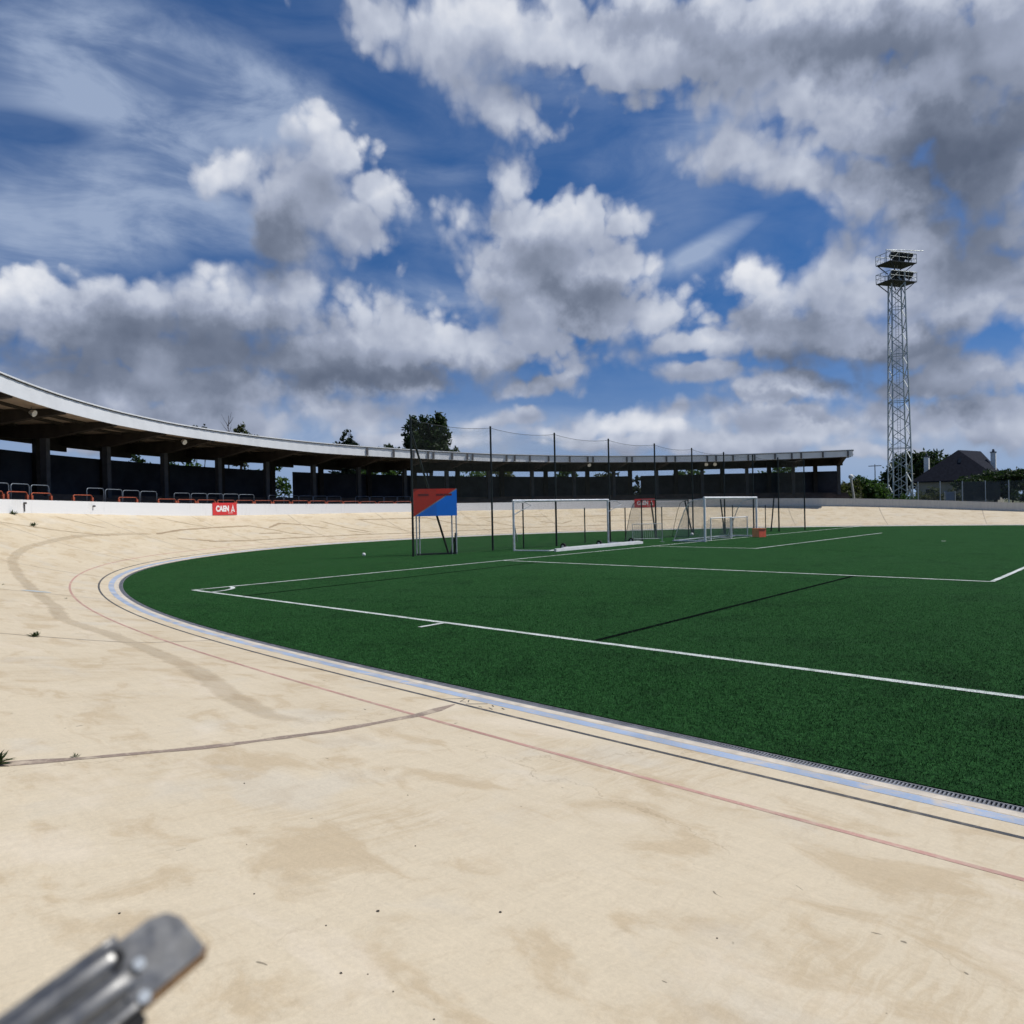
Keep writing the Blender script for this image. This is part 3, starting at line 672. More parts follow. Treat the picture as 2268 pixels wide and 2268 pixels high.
gs = thing('grandstand', 'long curved open stand with white fascia roof behind the banked bend', 'grandstand', g0)
def part(mb, name, mat, **k): return mb.build(name, mat, gs, g0, **k)
mb = MB(); mb.sweep([[P3(s, 7.44, ZT(s)-.02), P3(s, 16.6, SF(s)+1.0), P3(s, 16.6, SF(s)+.86), P3(s, 7.44, ZT(s)-.14)] for s in ss]); part(mb, 'roof', M['roof'])
mb = MB(); mb.sweep([[P3(s, 7.52, ZB(s)+.18), P3(s, 16.2, SF(s)+.72), P3(s, 16.2, SF(s)+.78), P3(s, 7.52, ZB(s)+.24)] for s in ss]); part(mb, 'soffit', M['soffit'])
mb = MB()
fs = np.arange(SA, SB+.01, .14); secs = []
for k, s in enumerate(fs):
    w = 7.388 if (k//2) % 2 else 7.395
    secs.append([P3(s, w, ZB(s)), P3(s, w, ZT(s)-.10), P3(s, 7.43, ZT(s)-.10), P3(s, 7.43, ZB(s))])
mb.sweep(secs); part(mb, 'fascia', M['fascia'])
mb = MB(); mb.sweep([[P3(s, 7.37, ZT(s)-.095), P3(s, 7.37, ZT(s)-.05), P3(s, 7.5, ZT(s)-.05), P3(s, 7.5, ZT(s)-.095)] for s in ss]); part(mb, 'gutter', M['trim'])
mb = MB(); mb.sweep([[P3(s, 7.31, ZT(s)-.048), P3(s, 7.31, ZT(s)+.015), P3(s, 7.6, ZT(s)+.015), P3(s, 7.6, ZT(s)-.048)] for s in ss]); part(mb, 'coping', M['fascia'])
for s in (113.6, 115.58, 117.1, 118.23, 118.64, 120.12, 121.34, 121.76, 124.51, 125.17, 126.4, 127.92, 129.64, 131.11, 131.54, 134.27, 134.69, 137.4, 138.08, 140.55, 141.22, 142.5, 143.65, 144.13, 145.67, 146.93, 147.64, 149.28, 151.16):
    mb = MB(); mb.beam(P3(s, 7.31, ZB(s)+.02), P3(s, 7.31, ZT(s)-.11), .14, .08, P3(s, 8, 0)-P3(s, 7, 0)); part(mb, 'fascia_bracket', M['trim'])
COLS = [81.9, 84.9, 88.0, 91.0, 94.05, 97.07, 100.1, 103.1, 106.1, 108.94, 111.94, 115.0, 118.27, 121.42, 124.64, 127.99, 131.26, 134.34, 137.57, 140.91, 144.15, 147.56, 150.95]
for s in COLS:
    zf = lambda w: ZB(s)+.16 + (SF(s)+.70-ZB(s)-.16)*(w-7.5)/8.7
    mb = MB(); a = .20
    secs = []
    for w, d in ((7.53, .22), (9.0, .40), (11.5, .78), (12.6, .80), (15.4, .62), (16.1, .55)):
        l = P3(s-a/1.35, w, 0); r = P3(s+a/1.35, w, 0)
        secs.append([(l.x, l.y, zf(w)), (r.x, r.y, zf(w)), (r.x, r.y, zf(w)-d), (l.x, l.y, zf(w)-d)])
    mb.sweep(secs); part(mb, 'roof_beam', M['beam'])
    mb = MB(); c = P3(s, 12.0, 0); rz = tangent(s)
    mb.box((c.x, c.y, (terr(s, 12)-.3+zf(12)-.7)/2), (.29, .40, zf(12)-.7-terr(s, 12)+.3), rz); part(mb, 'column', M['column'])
for k in range(len(COLS)-1):
    s = COLS[k]*.42+COLS[k+1]*.58
    mb = MB(); c = P3(s, 15.28, 0); rz = tangent(s)
    mb.box((c.x, c.y, (1.8+SF(s)+.68)/2), (.40, .30, SF(s)+.68-1.8), rz); part(mb, 'pilaster', M['beam'])
for w in (9.2, 10.6, 13.6):                                             # purlins under the boards
    mb = MB(); z = lambda s: ZB(s)+.17 + (SF(s)+.71-ZB(s)-.17)*(w-7.5)/8.7
    mb.sweep([[P3(s, w-.06, z(s)), P3(s, w+.06, z(s)), P3(s, w+.06, z(s)-.14), P3(s, w-.06, z(s)-.14)] for s in ss]); part(mb, 'purlin', M['beam'])
mb = MB(); mb.sweep([[P3(s, 15.45, SF(s)+.70), P3(s, 15.65, SF(s)+.70), P3(s, 15.65, SF(s)), P3(s, 15.45, SF(s))] for s in ss]); part(mb, 'lintel', M['beam'])
for k in range(len(COLS)-1):
    if COLS[k] > 119: break
    s0_ = COLS[k]*.42+COLS[k+1]*.58; s1_ = COLS[k+1]+.1; d = .30 if s0_ < 108 else .22
    mb = MB(); mb.sweep([[P3(s, 15.38, SF(s)+.1), P3(s, 15.52, SF(s)+.1), P3(s, 15.52, SF(s)-d), P3(s, 15.38, SF(s)-d)] for s in (s0_, (s0_+s1_)/2, s1_)]); part(mb, 'half_bay_lintel', M['beam'])
for a, b in ((SA, 110.44), (112.03, 136.14), (137.03, 151.4)):
    n = max(2, int((b-a)/.6)); sl = [a+(b-a)*k/n for k in range(n+1)]
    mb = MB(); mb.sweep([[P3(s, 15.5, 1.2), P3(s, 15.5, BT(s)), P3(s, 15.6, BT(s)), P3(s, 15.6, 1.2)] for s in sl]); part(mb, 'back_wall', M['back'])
mb = MB(); secs = []
for s in ss:
    t = top_z(s)-.45; pr = [P3(s, 7.22, t-.6), P3(s, 7.22, t)]
    for k in range(1, 7): pr += [P3(s, 7.5+.75*k, t+.175*(k-1)), P3(s, 7.5+.75*k, t+.175*k)]
    pr += [P3(s, 16.4, t+1.05), P3(s, 16.4, t-.6)]; secs.append(pr)
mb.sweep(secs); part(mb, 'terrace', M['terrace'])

# lamps hung under the roof
def lamp(s, label):
    z = ZB(s)+.12; c = P3(s, 8.5, z); o = thing('floodlight', label, 'floodlight', c, 'floodlights under the stand roof')
    n = (P3(s, 7, 0)-P3(s, 8, 0)).normalized()
    mb = MB(); mb.tube(c, c+Vector((0, 0, -.12)), .025); mb.build('bracket', M['trim'], o, c)
    mb = MB(); h = c+Vector((0, 0, -.26)); mb.path([h-n*.10, h, h+n*.10+Vector((0, 0, -.04)), h+n*.17+Vector((0, 0, -.07))], [.06, .13, .16, .17], 12); mb.build('housing', M['alu'], o, c, smooth=False)
    return o
for s, l in ((93.3, 'white floodlight under the roof edge, nearest the left of the view'), (101.98, 'white floodlight under the roof edge above the white wall, left of the red sign'), (131.53, 'white floodlight under the roof, behind the left football goal'),
             (140.65, 'left of the paired floodlights under the roof above the white netted goal'), (141.3, 'right of the paired floodlights under the roof above the white netted goal')): lamp(s, l)

# ---------------------------------------------------------------- hoops along the terrace
def hoop_mesh(w, h, r, corner, n=8):
    pts = [(-w/2, 0, 0), (-w/2, 0, h-corner)]
    for k in range(1, 6): t = math.pi/2*k/6; pts.append((-w/2+corner*(1-math.cos(t)), 0, h-corner+corner*math.sin(t)))
    pts.append((-w/2+corner, 0, h)); pts.append((w/2-corner, 0, h))
    for k in range(1, 6): t = math.pi/2*k/6; pts.append((w/2-corner+corner*math.sin(t), 0, h-corner*(1-math.cos(t))))
    pts += [(w/2, 0, h-corner), (w/2, 0, 0)]
    mb = MB(); mb.path(pts, r, n); return mb
GH = [92.07, 93.14, 94.19, 97.22, 98.26, 99.25, 100.25, 102.2, 103.22, 104.21, 105.17, 106.13, 108.02, 109.03, 110.01, 110.97, 111.94, 113.97, 115.02, 116.05, 117.0, 118.0]
gh0 = None
for k, s in enumerate(GH):
    z0 = terr(s, 9.0); c = P3(s, 9.0, z0); lab = 'grey tubular hoop rail on the terrace, %s from the left' % ORD[k+1]
    zt = float(np.interp(s, [93, 97.2, 100.3, 102.2, 105.2, 109, 116], [3.76, 3.68, 3.57, 3.5, 3.47, 3.37, 3.27]))
    if gh0 is None:
        gh0 = thing('hoop_rail', lab, 'railing', c, 'grey hoop rails on the terrace'); gh0.rotation_euler.z = tangent(s)
        hoop_mesh(1.28, 1.0, .024, .16).build('rail_tube', M['hoop'], gh0, smooth=True)
        for x in (-.64, .64):
            m2 = MB(); m2.box((x, 0, .006), (.14, .14, .012)); m2.build('foot_plate', M['hoop'], gh0)
        o = gh0
    else: o = copy_thing(gh0, c, tangent(s), lab)
    o.scale = (1, 1, (zt-z0)/1.0)
OH = [90.2, 91.56, 92.91, 95.3, 97.98, 100.36, 101.57, 102.8, 104.05, 105.24, 106.44, 107.67, 108.93, 110.14, 111.38, 112.55, 113.79, 115.13, 116.4, 117.6]
oh0 = None
for k, s in enumerate(OH):
    z0 = terr(s, 7.75); c = P3(s, 7.75, z0); lab = 'low orange red tubular rail just behind the white wall, %s from the left' % ORD[k+1]
    zt = float(np.interp(s, [91.5, 95.3, 100.4, 104, 109, 115], [3.30, 3.23, 3.07, 3.01, 2.96, 2.83]))
    if oh0 is None:
        oh0 = thing('low_rail', lab, 'railing', c, 'orange red rails behind the white wall'); oh0.rotation_euler.z = tangent(s)
        hoop_mesh(1.42, .80, .028, .12).build('rail_tube', M['red_hoop'], oh0, smooth=True)
        for x in (-.71, .71):
            m2 = MB(); m2.box((x, 0, .58), (.13, .10, .22)); m2.build('end_block', M['red_hoop'], oh0)
        o = oh0
    else: o = copy_thing(oh0, c, tangent(s), lab)
    o.scale = (1, 1, (zt-z0)/.8)

# ---------------------------------------------------------------- red banners on the wall
def text_mesh(body, size, bold=.0):
    cu = bpy.data.curves.new('lettering', 'FONT'); cu.body = body; cu.size = size; cu.align_x = 'CENTER'; cu.align_y = 'CENTER'; cu.extrude = .004; cu.offset = bold
    ob = bpy.data.objects.new('tmp', cu); C.objects.link(ob); bpy.context.view_layer.update()
    me = bpy.data.meshes.new_from_object(ob.evaluated_get(bpy.context.evaluated_depsgraph_get())); bpy.data.objects.remove(ob); bpy.data.curves.remove(cu)
    return me
def banner(s0, s1, label):
    sm = (s0+s1)/2; zb = float(np.interp(sm, S_, HH))+.03; h = .80; wd = (P3(s1, 6.97, 0)-P3(s0, 6.97, 0)).length
    c = P3(sm, 6.965, zb); rz = tangent(sm)
    o = thing('banner', label, 'sign', c, 'red banners on the white wall'); o.rotation_euler.z = rz
    mb = MB(); mb.box((0, 0, h/2), (wd, .02, h)); mb.build('banner_sheet', M['sign_red'], o)
    me = text_mesh('CAEN', h*.50, .022); me.materials.append(M['sign_white'])
    t = bpy.data.objects.new('lettering', me); C.objects.link(t); t.parent = o; t.location = (-wd*.10, -.013, h*.50); t.rotation_euler = (math.pi/2, 0, 0); t.scale = (1.02, 1.25, 1)
    mb = MB(); x = wd*.33; y = -.015
    for poly in (((-.17, .20), (-.07, .20), (-.02, .44), (-.075, .44)), ((.17, .20), (.07, .20), (.02, .44), (.075, .44)), ((-.07, .44), (.07, .44), (.03, .56), (0, .70), (-.03, .56)), ((-.10, .27), (.10, .27), (.09, .32), (-.09, .32))):
        mb.quad(*[(x+p[0], y, p[1]) for p in poly])
    mb.build('spire_emblem', M['sign_white'], o)
    mb = MB()
    for k in range(5): mb.quad(*[(x-.42+k*.085+a, y, .115+b) for a, b in ((0, 0), (.06, 0), (.06, .03), (0, .03))])
    mb.build('small_caption', M['sign_white'], o)
    return o
banner(102.62, 104.2, 'red banner with white letters CAEN on the wall, left of the red and blue board')
banner(134.72, 136.35, 'red banner with white letters CAEN seen between the two large football goals')
# dark drain spout and small fixings on the wall
for s, z, r, l in ((90.95, .45, .05, 'dark vertical stain of a drain spout in the white wall at far left'), (95.1, .42, .05, 'small dark round fitting in the white wall near the left end')):
    c = P3(s, 6.985, float(np.interp(s, S_, HH))+z); d = (P3(s, 6, 0)-P3(s, 7, 0)).normalized()
    mb = MB(); mb.tube(c, c+d*.10, r, 12); 
    if z > .44: mb.beam(c+d*.02, c+d*.02-Vector((0, 0, .38)), .05, .03, d)
    tag(mb.build('drain_spout', M['trim'], None, c), l, 'pipe')

# ================================================================ red and blue board
b0 = Vector((13.83, 5.55, 0)); bl = Vector((13.02, 6.02, 0)); br = Vector((14.62, 5.02, 0)); bd = (br-bl).normalized(); bn = Vector((bd.y, -bd.x, 0))
if bn.dot(EYE-b0) < 0: bn = -bn
bo = thing('display_board', 'red and blue diagonal panel raised on a grey steel frame beside the net', 'board', b0)
def bp(x, y, z): return bl + bd*x + bn*y + Vector((0, 0, z))
W_ = (br-bl).length; z0, z1 = 1.80, 3.05; xa, xb = -.10, W_+.02
mb = MB(); mb.sweep([[bp(xa, .0, z0), bp(xa, .03, z0), bp(xa, .03, z1), bp(xa, 0, z1)], [bp(xb, 0, z0), bp(xb, .03, z0), bp(xb, .03, z1), bp(xb, 0, z1)]]); mb.build('panel', M['panel_grey'], bo, b0)
mb = MB(); mb.quad(bp(xa, .034, z0), bp(xb-.03, .034, z1), bp(xa, .034, z1)); mb.build('red_half', M['panel_red'], bo, b0)
mb = MB(); mb.quad(bp(xa+.07, .034, z0), bp(xb, .034, z0), bp(xb, .034, z1-.04)); mb.build('blue_half', M['panel_blue'], bo, b0)
mb = MB()
for x0, x1 in ((xa+.22, xa+.70), (xa+1.05, xa+1.38), (xa+1.40, xa+1.78)):
    mb.quad(bp(x0, .038, z1-.32), bp(x1, .038, z1-.32), bp(x1, .038, z1-.23), bp(x0, .038, z1-.23))
mb.build('faded_print', M['panel_dark'], bo, b0)
for x in (.02, .16, W_-.22, W_-.02):
    mb = MB(); mb.tube(bp(x, -.03, 0), bp(x, -.03, z1), .032); mb.build('leg', M['steel'], bo, b0)
mb = MB(); mb.beam(bp(W_-.10, -.05, .02), bp(W_-.02, -.1, 1.0), .10, .08); mb.beam(bp(W_-.30, -.1, .02), bp(W_-.12, -.1, .75), .07, .06); mb.build('brace', M['dark_steel'], bo, b0)
mb = MB(); mb.beam(bp(0, -.03, .06), bp(W_, -.03, .06), .06, .08); mb.build('base_bar', M['dark_steel'], bo, b0)

# ================================================================ ball stop net
PN = [(12.40, 5.51, 6.17), (17.41, 5.42, 6.11), (21.70, 4.85, 6.0), (26.57, 4.80, 5.95), (31.80, 4.95, 5.95), (35.56, 4.41, 5.8), (38.75, 3.73, 5.62), (41.60, 2.95, 5.5), (43.26, 1.82, 5.3), (46.6, 1.25, 5.3)]
n0 = Vector((12.4, 5.51, 0))
nf = thing('ball_stop_net', 'tall dark net on slim dark poles strung behind the football goals', 'net fence', n0)
for x, y, h in PN:
    mb = MB(); mb.tube((x, y, -.05), (x, y, h), .052, 10, .046); mb.ball((x, y, h), .055, 8); mb.build('pole', M['dark_steel'], nf, n0, smooth=False)
mb = MB()
for (x, y, h), (x2, y2, h2) in zip(PN[:-1], PN[1:]):
    a = Vector((x, y, h-.05)); b = Vector((x2, y2, h2-.05)); mb.path([a.lerp(b, t/8)-Vector((0, 0, .16*4*(t/8)*(1-t/8))) for t in range(9)], .011, 5)
mb.build('top_cable', M['dark_steel'], nf, n0)
mb = MB(); d = 0
for k, ((x, y, h), (x2, y2, h2)) in enumerate(zip(PN[:-1], PN[1:])):
    L = math.hypot(x2-x, y2-y); i = len(mb.v); m = 8
    for t in range(m+1):
        f = t/m; sag = .16*4*f*(1-f)
        for z in (.02, h+(h2-h)*f-.07-sag): mb.v.append((x+(x2-x)*f, y+(y2-y)*f, z)); mb.uv.append((d+L*f, z))
    for t in range(m): mb.f.append((i+2*t, i+2*t+2, i+2*t+3, i+2*t+1))
    d += L
mb.build('netting', M['net'], nf, n0)
for a, b in (((12.42, 5.53, 5.6), (15.05, 6.1, .02)), ((35.4, 4.38, .05), (34.7, 4.5, 2.35)), ((38.6, 3.7, .05), (37.9, 3.6, 2.4)), ((43.0, 2.3, .05), (43.6, 2.3, 2.45)), ((31.7, 4.9, .05), (31.2, 4.9, 2.3))):
    mb = MB(); mb.tube(a, b, .05, 8); mb.build('stay', M['dark_steel'], nf, n0)
# slim half height posts behind the goals
sp0 = None
for k, (x, y, h) in enumerate(((19.29, 5.05, 2.3), (25.21, 5.59, 2.0), (28.89, 5.3, 1.95), (33.2, 5.35, 1.95), (36.6, 5.0, 1.95), (40.9, 4.2, 1.95), (44.6, 3.4, 1.9))):
    lab = 'slim dark half height post behind the goals, %s from the left' % ORD[k+1]
    if sp0 is None:
        sp0 = thing('slim_post', lab, 'post', (x, y, 0), 'slim posts behind the goals')
        mb = MB(); mb.tube((0, 0, 0), (0, 0, 2.3), .035, 8); mb.build('post_tube', M['dark_steel'], sp0)
        mb = MB(); mb.tube((0, 0, 2.3), (0, 0, 2.33), .042, 8); mb.build('post_cap', M['rubber'], sp0)
        mb = MB(); mb.box((0, 0, .006), (.18, .18, .012)); mb.build('base_plate', M['dark_steel'], sp0)
    else: copy_thing(sp0, (x, y, 0), 0, lab).scale = (1, 1, h/2.3)

# ================================================================ goals
def goal(name, label, left, right, depth, h, r, post_mat, rear_mat, group=None, net=True, hoop=True):
    """left/right front post feet; depth vector towards the back"""
    L = Vector((*left, 0)); R = Vector((*right, 0)); D = Vector((*depth, 0)); c = (L+R)/2; Z = Vector((0, 0, 1))
    o = thing(name, label, 'goal', c, group); k = lambda mb, n, m: mb.build(n, m, o, c)
    for p in (L, R):
        mb = MB(); mb.tube(p, p+Z*(h-r), r, 12); k(mb, 'post', post_mat)
        mb = MB(); mb.tube(p+D.normalized()*r+Z*r*.7, p+D+Z*r*.7, r*.7, 8); k(mb, 'ground_arm', rear_mat)
        if hoop:
            q = p+D*.45
            mb = MB(); mb.path([p+Z*(h-r)+D.normalized()*r, p+Z*(h-.10)+D*.3, q+Z*(h-.22), p+D*.62+Z*(h*.72), p+D*.97+Z*r*1.4], r*.42, 8); k(mb, 'net_stanchion', rear_mat)
    d = (R-L).normalized()
    mb = MB(); mb.tube(L-d*r+Z*h, R+d*r+Z*h, r, 12); k(mb, 'crossbar', post_mat)
    mb = MB(); mb.tube(L+D+Z*r*.7, R+D+Z*r*.7, r*.7, 8); k(mb, 'rear_bar', rear_mat)
    if net:
        mb = MB(); W = (R-L).length; prof_ = [(0.02, h-.05), (.45, h-.22), (.62, h*.72), (.97, .08)]
        pr = [0]
        for a, b in zip(prof_[:-1], prof_[1:]): pr.append(pr[-1]+math.hypot((b[0]-a[0])*D.length, b[1]-a[1]))
        i = len(mb.v); m = 10
        for t in range(m+1):
            for (u, z), q in zip(prof_, pr):
                sag = .10*math.sin(math.pi*t/m)*(1 if 0 < u < .9 else 0)
                mb.v.append(tuple(L.lerp(R, t/m)+D*u+Z*(z-sag))); mb.uv.append((W*t/m, q))
        for t in range(m):
            for j in range(3): a = i+t*4+j; mb.f.append((a, a+1, a+5, a+4))
        for p in (L, R):
            i = len(mb.v)
            for u, z in prof_: mb.v.append(tuple(p+D*u+Z*z)); mb.uv.append((u*D.length, z))
            for u, z in prof_: mb.v.append(tuple(p+D*u+Z*.03)); mb.uv.append((u*D.length, .03))
            for j in range(3): mb.f.append((i+j, i+j+1, i+j+5, i+j+4))
        k(mb, 'net', M['goal_net'])
    return o, c
goal('football_goal', 'white full size football goal standing on the goal line with pale net', (28.33, -.28), (35.75, .10), (.0, 2.0), 2.44, .062, M['white_metal'], M['alu'])
o, c = goal('wheeled_goal', 'aluminium football goal left of the white one, with double base bar and black wheels', (17.47, 4.05), (25.45, 4.15), (.48, -1.78), 2.44, .055, M['alu'], M['alu'], hoop=False, net=False)
Z = Vector((0, 0, 1))
for n, a, b in (('weight_bar', (17.9, 1.86), (25.5, 1.98)), ('weight_bar', (19.0, 2.30), (25.9, 2.42))):
    mb = MB(); mb.beam(Vector((*a, .085)), Vector((*b, .085)), .14, .13); mb.build(n, M['white_metal'], o, c)
for x in (19.6, 22.6, 25.6):
    mb = MB(); p = Vector((x, 2.72, .16)); mb.tube(p-Vector((.04, 0, 0)), p+Vector((.04, 0, 0)), .16, 16); w = mb.build('wheel', M['rubber'], o, c)
    mb = MB(); mb.tube(p-Vector((.05, 0, 0)), p+Vector((.05, 0, 0)), .075, 12); rim = mb.build('rim', M['alu'], w, c)
    mb = MB(); mb.beam(p-Vector((0, .28, .03)), p, .05, .05); mb.build('wheel_arm', M['steel'], o, c)
for p, e in ((Vector((17.47, 4.05, 0)), 1), (Vector((25.45, 4.15, 0)), 1)):
    mb = MB(); mb.path([p+Z*2.36, p+Vector((.55, -.2, 2.38)), p+Vector((.95, -.3, 2.2)), p+Vector((.5, -.15, 2.0)), p+Vector((.06, 0, 1.78))], .025, 8); mb.build('net_bracket', M['steel'], o, c)
    mb = MB(); mb.tube(p+Vector((.04, 0, 1.3)), p+Vector((.85, .55, .42)), .028, 8); mb.build('net_bracket', M['steel'], o, c)
goal('mini_goal', 'small white training goal standing inside the white football goal, left of the pair', (29.85, .15), (32.7, .28), (.15, .9), 1.28, .03, M['white_metal'], M['alu'], 'small training goals', True, False)
goal('mini_goal', 'small white training goal standing inside the white football goal, by the red crate', (32.9, .45), (35.4, .55), (.15, .9), 1.25, .03, M['white_metal'], M['alu'], 'small training goals', True, False)
# crowd barrier and dark frame left of the white goal
c = Vector((26.9, 2.5, 0)); d = Vector((.76, -.65, 0)); cb = thing('crowd_barrier', 'grey steel crowd barrier with upright bars, left of the white football goal', 'barrier', c)
mb = MB(); a = c-d*.85; b = c+d*.85; mb.path([a, a+Z*1.05, b+Z*1.05, b], .022, 8); mb.tube(a+Z*.22, b+Z*.22, .016, 6); mb.build('frame', M['steel'], cb, c)
mb = MB()
for k in range(1, 14): mb.tube(a.lerp(b, k/14)+Z*.22, a.lerp(b, k/14)+Z*1.04, .008, 5)
mb.build('upright_bars', M['steel'], cb, c)
for q in (a, b):
    mb = MB(); mb.beam(q+Vector((-.25, -.28, .015)), q+Vector((.25, .28, .015)), .05, .025); mb.build('foot', M['steel'], cb, c)
goal('dark_frame_goal', 'dark framed football goal standing behind the barrier and ball', (27.6, 3.3), (33.5, 3.6), (.1, 1.3), 2.40, .035, M['dark_steel'], M['dark_steel'])
# balls and crate
for (x, y, r), l in (((35.0, 4.2, .11), 'white football lying beneath the net behind the dark framed goal'), ((11.53, 7.97, .08), 'lone white football lying on the turf left of the red and blue board')):
    mb = MB(); mb.ball((x, y, r+.02), r, 16); tag(mb.build('football', M['ball'], None, (x, y, .02), smooth=True), l, 'ball')
c = Vector((34.75, -.5, .02)); cr = thing('crate', 'bright red orange crate on the turf at the foot of the right goal post', 'crate', c)
f = Vector((.90, -.436, 0)); g = Vector((.436, .90, 0)); w, dp_, h = .52, .62, .50
def cbx(x, y, z): return c + f*x + g*y + Z*z
for n, m, (x0, x1, y0, y1) in (('front_side', 'crate', (-w/2, w/2, -dp_/2, -dp_/2+.03)), ('rear_side', 'crate', (-w/2, w/2, dp_/2-.03, dp_/2)), ('end_side', 'crate_side', (w/2-.03, w/2, -dp_/2+.03, dp_/2-.03)), ('end_side', 'crate_side', (-w/2, -w/2+.03, -dp_/2+.03, dp_/2-.03))):
    mb = MB(); mb.sweep([[cbx(x0, y0, 0), cbx(x1, y0, 0), cbx(x1, y1, 0), cbx(x0, y1, 0)], [cbx(x0, y0, h), cbx(x1, y0, h), cbx(x1, y1, h), cbx(x0, y1, h)]]); mb.build(n, M[m], cr, c)
mb = MB()
for a, b in (((-w/2, -dp_/2), (w/2, -dp_/2)), ((w/2, -dp_/2), (w/2, dp_/2)), ((w/2, dp_/2), (-w/2, dp_/2)), ((-w/2, dp_/2), (-w/2, -dp_/2))): mb.beam(cbx(*a, h+.012), cbx(*b, h+.012), .06, .03)
mb.build('rim', M['crate_side'], cr, c)
mb = MB(); mb.sweep([[cbx(-w/2+.03, -dp_/2+.03, .02), cbx(w/2-.03, -dp_/2+.03, .02), cbx(w/2-.03, dp_/2-.03, .02), cbx(-w/2+.03, dp_/2-.03, .02)], [cbx(-w/2+.03, -dp_/2+.03, .05), cbx(w/2-.03, -dp_/2+.03, .05), cbx(w/2-.03, dp_/2-.03, .05), cbx(-w/2+.03, dp_/2-.03, .05)]]); mb.build('bottom', M['crate'], cr, c)

# ================================================================ floodlight mast
m0 = Vector((92.1, 6.85, 1.15)); ma = thing('floodlight_mast', 'tall lattice floodlight mast with two lamp platforms near the dark roofed house', 'floodlight mast', m0)
ra = math.radians(31)
def corner(k, hw): t = ra+math.pi/4+k*math.pi/2; return Vector((math.cos(t), math.sin(t), 0))*hw*math.sqrt(2)
ZTOP = 30.3-1.15; hwid = lambda z: 1.12 - .40*z/ZTOP
mk = lambda mb, n, m, **k: mb.build(n, m, ma, m0, **k)
for k in range(4):
    mb = MB(); mb.beam(m0+corner(k, hwid(0)), m0+corner(k, hwid(ZTOP))+Z*ZTOP, .13, .13, corner(k, 1)); mk(mb, 'leg', M['mast'])
for k in range(4):
    mb = MB(); z = 1.6; flip = 0
    while z < ZTOP-.4:
        z2 = min(z+1.45, ZTOP)
        a, b = (k, (k+1) % 4) if (flip % 2) else ((k+1) % 4, k)
        mb.beam(m0+corner(a, hwid(z)-.02)+Z*z, m0+corner(b, hwid(z2)-.02)+Z*z2, .075, .075)
        if flip % 4 == 0: mb.beam(m0+corner(k, hwid(z)-.03)+Z*z, m0+corner((k+1) % 4, hwid(z)-.03)+Z*z, .07, .07)
        z = z2; flip += 1
    mk(mb, 'bracing', M['mast'])
mb = MB(); fr = Vector((math.sin(YAW), -math.cos(YAW), 0))
b1 = m0+fr*1.15+Z*2.7; b2 = m0+fr*1.75+Z*.0; mb.beam(b1, b2, .16, .16); mb.beam(b1-Z*1.5+fr*.35, b1-Z*.9-fr*1.1, .12, .12); mk(mb, 'stay', M['pale_bark'])
mb = MB(); lad = m0+corner(1, .55)*.0
for x in (-.18, .18): mb.tube(m0+fr*(x)+Z*.2, m0+fr*(x)+Z*(ZTOP+1), .025, 5)
for k in range(90): mb.tube(m0+fr*-.18+Z*(.4+k*.33), m0+fr*.18+Z*(.4+k*.33), .014, 4)
mk(mb, 'ladder', M['mast'])
fwd = Vector((math.cos(YAW), math.sin(YAW), 0))
for lev, zz in enumerate((29.0-1.15, 31.3-1.15)):
    ax = (fr*math.cos(.32)+fwd*math.sin(.32)); ay = Vector((-ax.y, ax.x, 0)); hx, hy = 2.05, 1.15
    mb = MB(); mb.sweep([[m0+ax*-hx+ay*-hy+Z*zz, m0+ax*hx+ay*-hy+Z*zz, m0+ax*hx+ay*hy+Z*zz, m0+ax*-hx+ay*hy+Z*zz], [m0+ax*-hx+ay*-hy+Z*(zz+.10), m0+ax*hx+ay*-hy+Z*(zz+.10), m0+ax*hx+ay*hy+Z*(zz+.10), m0+ax*-hx+ay*hy+Z*(zz+.10)]])
    for sx in (-1, 1):
        for sy in (-1, 1): mb.beam(m0+ax*sx*hx*.9+ay*sy*hy*.9+Z*zz, m0+corner(0, .01)+ax*sx*.7+ay*sy*.6+Z*(zz-1.0), .09, .09)
    mk(mb, 'platform', M['mast_dark'])
    mb = MB()
    cs = [m0+ax*sx*hx+ay*sy*hy+Z*(zz+.1) for sx, sy in ((-1, -1), (1, -1), (1, 1), (-1, 1))]
    for k in range(4):
        a, b = cs[k], cs[(k+1) % 4]; mb.tube(a, a+Z*1.1, .035, 6); mb.tube(a+Z*1.1, b+Z*1.1, .035, 6); mb.tube(a+Z*.55, b+Z*.55, .022, 6)
        n = 3
        for j in range(1, n): mb.tube(a.lerp(b, j/n), a.lerp(b, j/n)+Z*1.1, .025, 6)
        mb.tube(a, a.lerp(b, .33)+Z*1.1, .02, 5)
    mk(mb, 'railing', M['mast'])
    for x in (-1.0, -.2, .6, 1.4):
        for y in ((-.55,) if x < 0 else (-.6, .55)):
            p = m0+ax*x+ay*y+Z*(zz+.15)
            mb = MB(); mb.tube(p, p+Z*.45, .05, 6); q = p+Z*.85; nrm = (-ay*.55-fwd*.2+Z*-.55+ax*.25).normalized()
            mb.path([q-nrm*.32, q-nrm*.22, q+nrm*.22], [.2, .44, .5], 12); mk(mb, 'lamp', M['mast_dark'])
mb = MB(); t = m0+Z*(33.1-1.15); mb.tube(t-fr*1.2+Z*.12, t+fr*3.4-Z*.1, .05, 6); mb.tube(m0-fr*1.2+Z*(31.4-1.15), t-fr*1.2+Z*.2, .04, 6); mb.tube(m0+fr*.5+Z*(31.4-1.15), t+fr*.5, .04, 6); mk(mb, 'top_bar', M['mast'])

